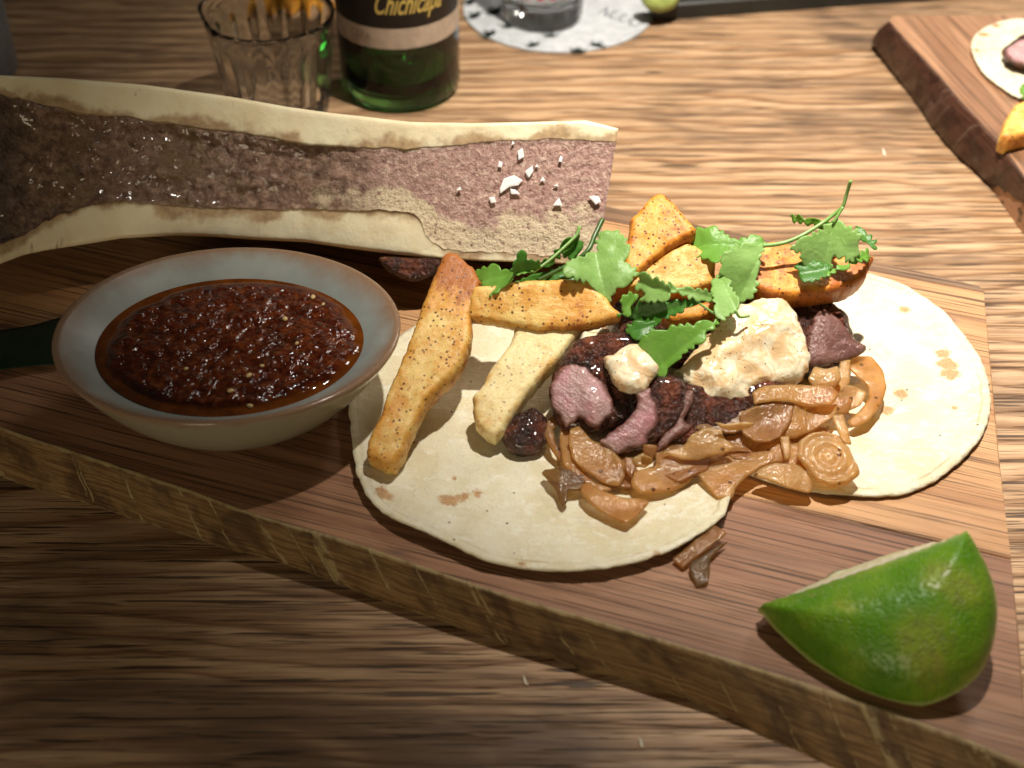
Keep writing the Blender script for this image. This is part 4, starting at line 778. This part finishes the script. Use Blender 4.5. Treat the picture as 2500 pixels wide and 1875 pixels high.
m_ = len(V) // 2; V[:, 2] = np.maximum(V[:, 2], 2.01)
lime = empty('lime_wedge', (V[:, 0].mean(), V[:, 1].mean(), 2.0), 'green lime wedge resting skin side out at the front of the board', 'lime')
def lime_mat():
    m = M('lime_skin'); v = m.co(); n1 = m.noise(v, .42, 3, .55); pores = m.voro(v, 7.5); n2 = m.noise(v, 3., 3, .6)
    col = m.mix(m.rng(n1, .34, .68), (.085, .23, .008), (.19, .33, .018)); col = m.mix(m.math('MULTIPLY', m.rng(m.noise(v, .55, 3, .6), .56, .72), .7), col, (.36, .40, .05))
    col = m.mix(m.math('MULTIPLY', m.rng(m.noise(v, 1.4, 4, .7), .66, .72), .6), col, (.30, .22, .06)); col = m.mix(m.math('MULTIPLY', m.rng(n2, .5, .8), .25), col, (.05, .17, .005))
    col = m.mix(m.math('MULTIPLY', m.rng(m.math('ADD', m.attr('mark'), m.math('MULTIPLY', m.math('SUBTRACT', n2, .5), .8)),   .25, .95), .42), col, m.mix(m.rng(m.noise(v, 3.5, 3, .6), .45, .6), (.36, .38, .05), (.30, .23, .07)))
    col = m.mix(m.rng(m.attr('edge'), .10, .0), col, (.48, .55, .18))
    return m.done(col, .34, m.bump(m.math('ADD', m.rng(pores, .1, .45), m.math('MULTIPLY', n2, .8)), .5, .0012), spec=.42, sss=.12, ssc=.003, ssr=(.6, 1, .2))
def pulp_mat():
    m = M('lime_flesh'); v = m.co(); n1 = m.noise(m.co((1, 3, 1)), 1.2, 4, .6); col = m.mix(m.rng(n1, .3, .7), (.50, .55, .28), (.66, .66, .44)); col = m.mix(m.rng(m.attr('edge'), .16, .06), col, (.74, .75, .58))
    return m.done(col, .22, m.bump(n1, .5, .001), spec=.55, sss=.4, ssc=.005)
fr_ = at['front']; Fs = [f for f in F if all(fr_[i] > .5 for i in f)]; Fb = [f for f in F if not all(fr_[i] > .5 for i in f)]
lmk = np.zeros(m_)
for (x, y, r_) in [(2255, 1590, .55), (2290, 1440, .35), (2262, 1640, .4), (2345, 1470, .4)]:
    c = np.array(lpl.uv(x, y)) ; lmk = np.maximum(lmk, np.clip(1.3 - np.hypot(at['pu'][:m_] - c[0], at['pv'][:m_] - c[1]) / (2.2 * r_), 0, 1))
mk('rind', V[:m_], Fs, lime_mat(), lime, {'edge': at['edge'][:m_], 'mark': lmk})
mk('flesh', V, Fb, pulp_mat(), lime, {'edge': at['edge']})

# ================================================================== BACKGROUND: glass, bottle, coaster, shot glass, cup, tray, second board
gm = glass_mat('clear_glass', (.97, .98, .97))
def flute(n, amp, z0, z1):
    def f(r, z, th, i):
        k = max(0., min(1., (z - z0) / .4)) * max(0., min(1., (z1 - z) / .4)); return r * (1 - amp * k * abs(math.sin(n * th / 2)) ** 1.5)
    return f
def tumbler(name, label, cx, cy, h, rb, rt, base=.7, n=16, mat_=None, group=None, lip=None):
    out = [(rb * .9, 0.0), (rb, .10), (rb + .04, .3)] + [(rb + (rt - rb) * (.1 + .9 * k / 12), .3 + (h - .35) * k / 12) for k in range(1, 13)] + [(rt - .02, h), (rt - .12, h + .03), (rt - .2, h - .03)]
    inn = [(rb - .28 + (rt - .22 - rb + .28) * (k / 10), base + (h - .15 - base) * k / 10) for k in range(10, -1, -1)] + [(rb * .6, base - .05), (.05, base + .03)]
    fl = flute(n, .075, .25, h - .9); no = len(out)
    def rf(r, z, th, i):
        rr = fl(r, z, th, i) if i < no - 3 else r
        if lip: rr *= 1 + lip[1] * math.exp(-((((th - lip[0] + math.pi) % (2 * math.pi)) - math.pi) / .33) ** 2) * max(0, (z - h + 1.2) / 1.2)
        return rr
    V, F = lathe(out + inn, cx, cy, 192, rf, True, True); V[:, 2] += .004
    return tag(mk(name, V, F, mat_ or gm, None, origin=(cx, cy, 0)), label, 'glass', group)
tumbler('fluted_glass', 'clear fluted mezcal glass in front of the green bottle', -12.25, 69.0, 5.6, 2.55, 3.3, .75, 16, lip=(math.radians(165), .16))
# orange slice behind the glass
og = M('orange_flesh'); nn = og.noise(og.co(), 1.5, 4, .6); og = og.done(og.mix(og.rng(nn, .3, .7), (.80, .30, .02), (.85, .42, .06)), .3, og.bump(nn, .5, .001), sss=.2)
th = np.linspace(0, math.pi, 24); pl = Plane((600, 20, 3.2), (760, 20, 3.2), (680, 60, .6)); 
class FP(Plane):
    def __init__(s, o, u, n): s.o = np.array(o, float); s.u = np.array(u, float); s.n = np.array(n, float); s.v = np.cross(s.n, s.u)
sl = FP((-12.9, 80.5, .05), (1, 0, 0), (0, -.94, .34))
osl = empty('orange_slice', (-12.9, 80.5, 0), 'half orange slice standing behind the fluted glass', 'fruit')
hc = [(2.4 * math.cos(t), 2.4 * math.sin(t)) for t in np.linspace(0, math.pi, 14)]
pil('flesh', [(.9 * a, .9 * b + .05) for a, b in hc], sl, og, osl, raw=True, tf=.08, tb=.4, r=.15, edge=.1, sp=.25)
pil('peel', hc, FP(sl.o - sl.n * .12, sl.u, sl.n), simple('orange_peel', (.80, .33, .03), .4), osl, raw=True, tf=.05, tb=.3, r=.2, edge=.1, sp=.25)
# bottle
BXc, BYc, BR = -6.0, 71.65, 3.2
bot = empty('mezcal_bottle', (BXc, BYc, 0), 'green glass bottle with black gold-lettered label and beige band', 'bottle')
op = [(BR * .80, .05), (BR * .93, .10), (BR * .985, .35), (BR, .8)] + [(BR, .8 + k * .7) for k in range(1, 18)] + [(BR * .97, 13.5), (BR * .85, 14.6), (BR * .6, 15.8), (BR * .42, 17), (BR * .40, 21), (BR * .43, 21.2), (BR * .43, 22)]
ip = [(BR * .33, 22), (BR * .3, 17), (BR * .5, 15.7), (BR * .75, 14.5), (BR - .32, 13), (BR - .32, 1.0), (BR * .75, .6), (.05, 1.1)]
V, F = lathe(op + ip, BXc, BYc, 96, None, True, True); mk('glass_body', V, F, glass_mat('green_glass', (.17, .60, .20)), bot)
V, F = lathe([(.05, 1.12), (BR * .74, .63), (BR - .34, 1.02), (BR - .34, 9.5), (.05, 9.5)], BXc, BYc, 64, None, True, True); mk('liquid', V, F, glass_mat('mezcal', (.95, .97, .93), 0., 1.34), bot)
def band(name, z0, z1, a0, a1, m, dr=.02, parent=bot):
    aa = np.linspace(math.radians(a0), math.radians(a1), 60); r0 = BR + dr
    W = np.array([[(BXc + (r0 + o_) * math.cos(a), BYc + (r0 + o_) * math.sin(a), z) for a in aa] for o_, z in ((-.015, z0), (0, z0), (0, z1), (-.015, z1))]); V, F = grid(W); return mk(name, V, [f[::-1] for f in F], m, parent, smooth=False)
lb = band('label', 4.93, 10.5, 190, 352, simple('label_black', (.012, .009, .008), .45))
band('neck_band', 3.8, 4.92, 180, 362, simple('label_beige', (.52, .42, .32), .55))
bpy.data.objects['neck_band'].name = 'label_band'
def text_mesh(s, size, shear=0., off=0.):
    cu = bpy.data.curves.new('t', 'FONT'); cu.body = s; cu.size = size; cu.shear = shear; cu.offset = off; cu.resolution_u = 6
    ob = bpy.data.objects.new('t', cu); C.objects.link(ob); dg = bpy.context.evaluated_depsgraph_get(); dg.update(); me = bpy.data.meshes.new_from_object(ob.evaluated_get(dg))
    import bmesh; bm = bmesh.new(); bm.from_mesh(me); bmesh.ops.triangulate(bm, faces=bm.faces); bmesh.ops.subdivide_edges(bm, edges=[e for e in bm.edges if e.calc_length() > size * .25], cuts=2); bmesh.ops.triangulate(bm, faces=bm.faces)
    V = np.array([v.co[:] for v in bm.verts]); F = [[v.index for v in f.verts] for f in bm.faces]; bm.free(); bpy.data.objects.remove(ob); bpy.data.curves.remove(cu); bpy.data.meshes.remove(me); return V, F
def wrap(V, a0, z0, r): a = math.radians(a0) + V[:, 0] / r; return np.column_stack([BXc + r * np.cos(a), BYc + r * np.sin(a), z0 + V[:, 1]])
gold = simple('gold_ink', (.62, .46, .12), .35)
def script_text(word, size, shear):      # connected script: letters set tight and slanted
    V, F = text_mesh(word, size, shear, .012 * size); V[:, 0] *= .53; return V, F
V, F = script_text('Chichicapa', 1.6, .55); mk('lettering', wrap(V, 252, 5.72, BR + .032), F, gold, bot, smooth=False)
V, F = text_mesh('CEPA', .55); mk('lettering', wrap(V, 226, 4.25, BR + .032), F, simple('grey_ink', (.22, .17, .12), .6), bot, smooth=False)
# coaster
CX, CY, CR = 2.75, 80.9, 5.62
cs = empty('coaster', (CX, CY, 0), 'round white paper coaster printed with grey agave marks under a shot glass', 'coaster')
V, F = lathe([(CR - .02, .0), (CR, .03), (CR, .13), (CR - .03, .15)], CX, CY, 128, None, True, True); V[:, 2] += .003; mk('disc', V, F, simple('coaster_paper', (.46, .475, .49), .6), cs, smooth=False)
ink = simple('coaster_ink', (.10, .115, .105), .7); inkg = simple('coaster_ink_grey', (.11, .125, .135), .7)
def fan(px, py, a0, s_, n=9):
    c = P(px, py, .16); V = [(c[0], c[1], .158)]; F = []
    for k in range(n):
        t = a0 + (k - (n - 1) / 2) * .34; ln = s_ * (.75 + .25 * math.sin(k * 2.3)); w_ = .11 * s_ * 1.6; d_ = np.array([math.cos(t), math.sin(t)]); p_ = np.array([-d_[1], d_[0]]); b_ = c[:2] + d_ * s_ * .1
        i = len(V); V += [(*(b_ + p_ * w_), .158), (*(b_ - p_ * w_), .158), (*(b_ + d_ * ln), .158)]; F.append((i, i + 2, i + 1)) ; F.append((0, i, i + 1))
    mk('agave_print', np.array(V), F, ink, cs, smooth=False)
for a in ((1305, 112, 2.2, .75), (1410, 126, 1.6, .75), (1455, 113, 1.2, .8), (1200, 85, 2.5, .9), (1250, 65, 2.2, 1.0), (1215, 30, 2.4, 1.2), (1345, 90, 1.7, .7), (1165, 40, 2.6, .9), (1155, 5, 2.8, .9)): fan(*a)
V, F = text_mesh('NUUO', 1.55); V[:, 0] *= .62; ct = P(1452, 10, .16); an = math.radians(-38); Vw = np.column_stack([ct[0] + V[:, 0] * math.cos(an) - V[:, 1] * math.sin(an), ct[1] + V[:, 0] * math.sin(an) + V[:, 1] * math.cos(an), np.full(len(V), .159)]); Vw[:, 1] -= 1.2; mk('lettering', Vw, F, inkg, cs, smooth=False)
sg = empty('shot_glass', (1.75, 79.75, .155), 'clear shot glass with red printed stripes standing on the coaster', 'glass')
def shot():
    h, rb, rt = 6.5, 2.35, 2.75; cx, cy = 1.75, 79.75; out = [(rb * .85, 0), (rb * .98, .08), (rb, .3)] + [(rb + (rt - rb) * k / 10, .3 + (h - .3) * k / 10) for k in range(1, 11)]; inn = [(rt - .18, h)] + [(rb - .3 + (rt - rb + .12) * k / 8, 1.2 + (h - 1.2) * k / 8) for k in range(8, -1, -1)] + [(rb * .5, 1.05), (.05, 1.1)]
    V, F = lathe(out + inn, cx, cy, 128, flute(12, .06, .2, 2.0), True, True); V[:, 2] += .157; mk('glass_body', V, F, gm, sg)
    red = simple('red_print', (.50, .04, .06), .4)
    for k in range(22):
        a = 2 * math.pi * k / 22; aa = np.linspace(a, a + .15, 4); W = np.array([[(cx + (rb + (rt - rb) * z / h + .015) * math.cos(t), cy + (rb + (rt - rb) * z / h + .015) * math.sin(t), z) for t in aa] for z in np.linspace(2.25, 5.5, 6)]); V, F = grid(W); mk('stripe', V, [f[::-1] for f in F], red, sg)
shot()
# grey cup at the edge of the picture
cupm = simple('grey_cup_glaze', (.17, .18, .19), .35)
V, F = lathe([(2.9, .0), (3.3, .08), (3.5, .4), (3.5, 3), (3.46, 6), (3.4, 9), (3.3, 9.05), (3.2, 9), (3.2, 1), (.05, .8)], -30.55, 72.6, 96, None, True, True); V[:, 2] += .004
tag(mk('grey_cup', V, F, cupm, None, origin=(-30.55, 72.6, 0)), 'plain grey upright cup standing beyond the marrow bone', 'cup')
# dark tray with green garnish
tr = [P(1596, 52, 0)[:2], P(2285, 0, 0)[:2], (32, 83), (33, 100), (8.5, 100), P(1575, 20, 0)[:2]]
tray = slab('slate_tray', tr, .004, 1.0, simple('dark_slate', (.020, .021, .018), .4), None, ch=.12); tag(tray, 'dark slate tray beyond the coaster', 'tray')
gb = pil('lime_wedge', [(1560, -40), (1600, -45), (1650, -30), (1660, 0), (1640, 22), (1600, 30), (1570, 10)], Plane((1600, -30, 2.2), (1570, 25, 1.2), (1650, 15, 1.2)), simple('garnish_green', (.30, .36, .10), .4), tf=.4, tb=.6, r=.8, sp=.2, na=.1); tag(gb, 'blurred pale green lime piece on the dark slate tray', 'lime')
# second board
Z2 = 2.4
b2f = np.array([P(x, y, Z2)[:2] for x, y in [(2168, 52), (2220, 110), (2290, 185), (2345, 250), (2400, 310), (2440, 352), (2475, 400), (2510, 448), (2600, 560), (2680, 660)]])
b2b = np.array([P(x, y, 0)[:2] for x, y in [(2128, 112), (2170, 165), (2230, 245), (2290, 330), (2340, 385), (2395, 435), (2440, 475), (2500, 535), (2590, 640), (2670, 740)]])
b2 = empty('serving_board', (30, 66, 0), 'second wooden board with dark glossy bark edge carrying another taco', 'board')
pb = np.vstack([b2f + np.array([.05, .05]), [(48, 52)], [(48, 80)], [P(2700, 40, Z2)[:2]], [P(2500, 36, Z2)[:2]], [P(2178, 38, Z2)[:2]]])
slab('plank', pb, .02, Z2, board_mat('second_board', (.42, .225, .12), (.27, .13, .065), -math.atan2(*(b2f[5] - b2f[0])[::-1]), 5, .55), b2, ch=.06)
s_ = strip('bark_edge', b2f, b2b, Z2, 0., bark_mat('bark_dark', (.085, .035, .022), (.045, .018, .012), (.12, .07, .05), .02, .24), b2, bulge=.25, seed=23, out=(-1, -.6)); s_['label'] = 'dark brown glossy bark edge'
pl = flat(Z2 + .12); t3 = [(2370, 120), (2385, 85), (2430, 60), (2490, 50), (2560, 60), (2620, 100), (2640, 160), (2620, 230), (2560, 265), (2500, 250), (2440, 215), (2395, 175)]
tort(t3, Z2 + .12, 'pale tortilla with dark rim marks on the second board', .1, 25, pl, [(2400, 90, .25), (2430, 68, .2), (2385, 130, .2)])
pil_ = beef('glossy pink beef piece on the tortilla of the second board', [(2445, 130), (2470, 105), (2500, 88), (2560, 90), (2570, 150), (2520, 165), (2480, 160)], Plane((2470, 100, 3.4), (2470, 160, 2.9), (2560, 120, 3.4)), [(2452, 130), (2472, 110), (2500, 95), (2555, 98), (2560, 145), (2520, 158), (2480, 152)], Plane((2470, 100, 3.7), (2470, 160, 3.2), (2560, 120, 3.7)), flesh_pink, tb=.6, seed=401)
fry('golden yuca fry on the second board poking over its bark edge', [(2436, 345), (2450, 305), (2470, 268), (2520, 250), (2600, 240), (2620, 290), (2560, 330), (2490, 345), (2460, 355)], Plane((2450, 340, 3.0), (2480, 270, 3.4), (2590, 260, 3.4)), fm_gold, tb=.6, seed=403)
o = veined('coriander_leaf', [(2490, 225), (2500, 205), (2540, 200), (2550, 240), (2510, 245)], flat(3.4), lf, None, 0, (2545, 220), (2492, 225), tf=.006, tb=.006, r=.1, edge=.03, sp=.1, tooth=(.36, .15), osp=.05); tag(o, 'small coriander leaf beside the tortilla on the second board', 'herb')

# ================================================================== CRUMBS
cm_ = simple('crumb', (.75, .66, .52), .5)
for k, (x, y, s_) in enumerate([(1280, 1660, 11), (1563, 1812, 13), (2157, 372, 9), (1286, 1668, 6)]):
    o = pil('crumb', [(x - s_ * .3, y - s_), (x + s_ * .4, y - s_ * .2), (x + s_ * .5, y + s_), (x - s_ * .1, y + s_ * .5)], flat(.05), cm_, tf=.05, tb=.03, r=.08, edge=.03, sp=.05, seed=k)
    tag(o, ['thin crumb on the bare table in front of the board', 'long pale crumb on the table near the lime end of the board', 'pale crumb on the table beyond the tacos', 'speck of crumb touching the thin crumb on the table'][k], 'crumb', 'crumbs on the table')
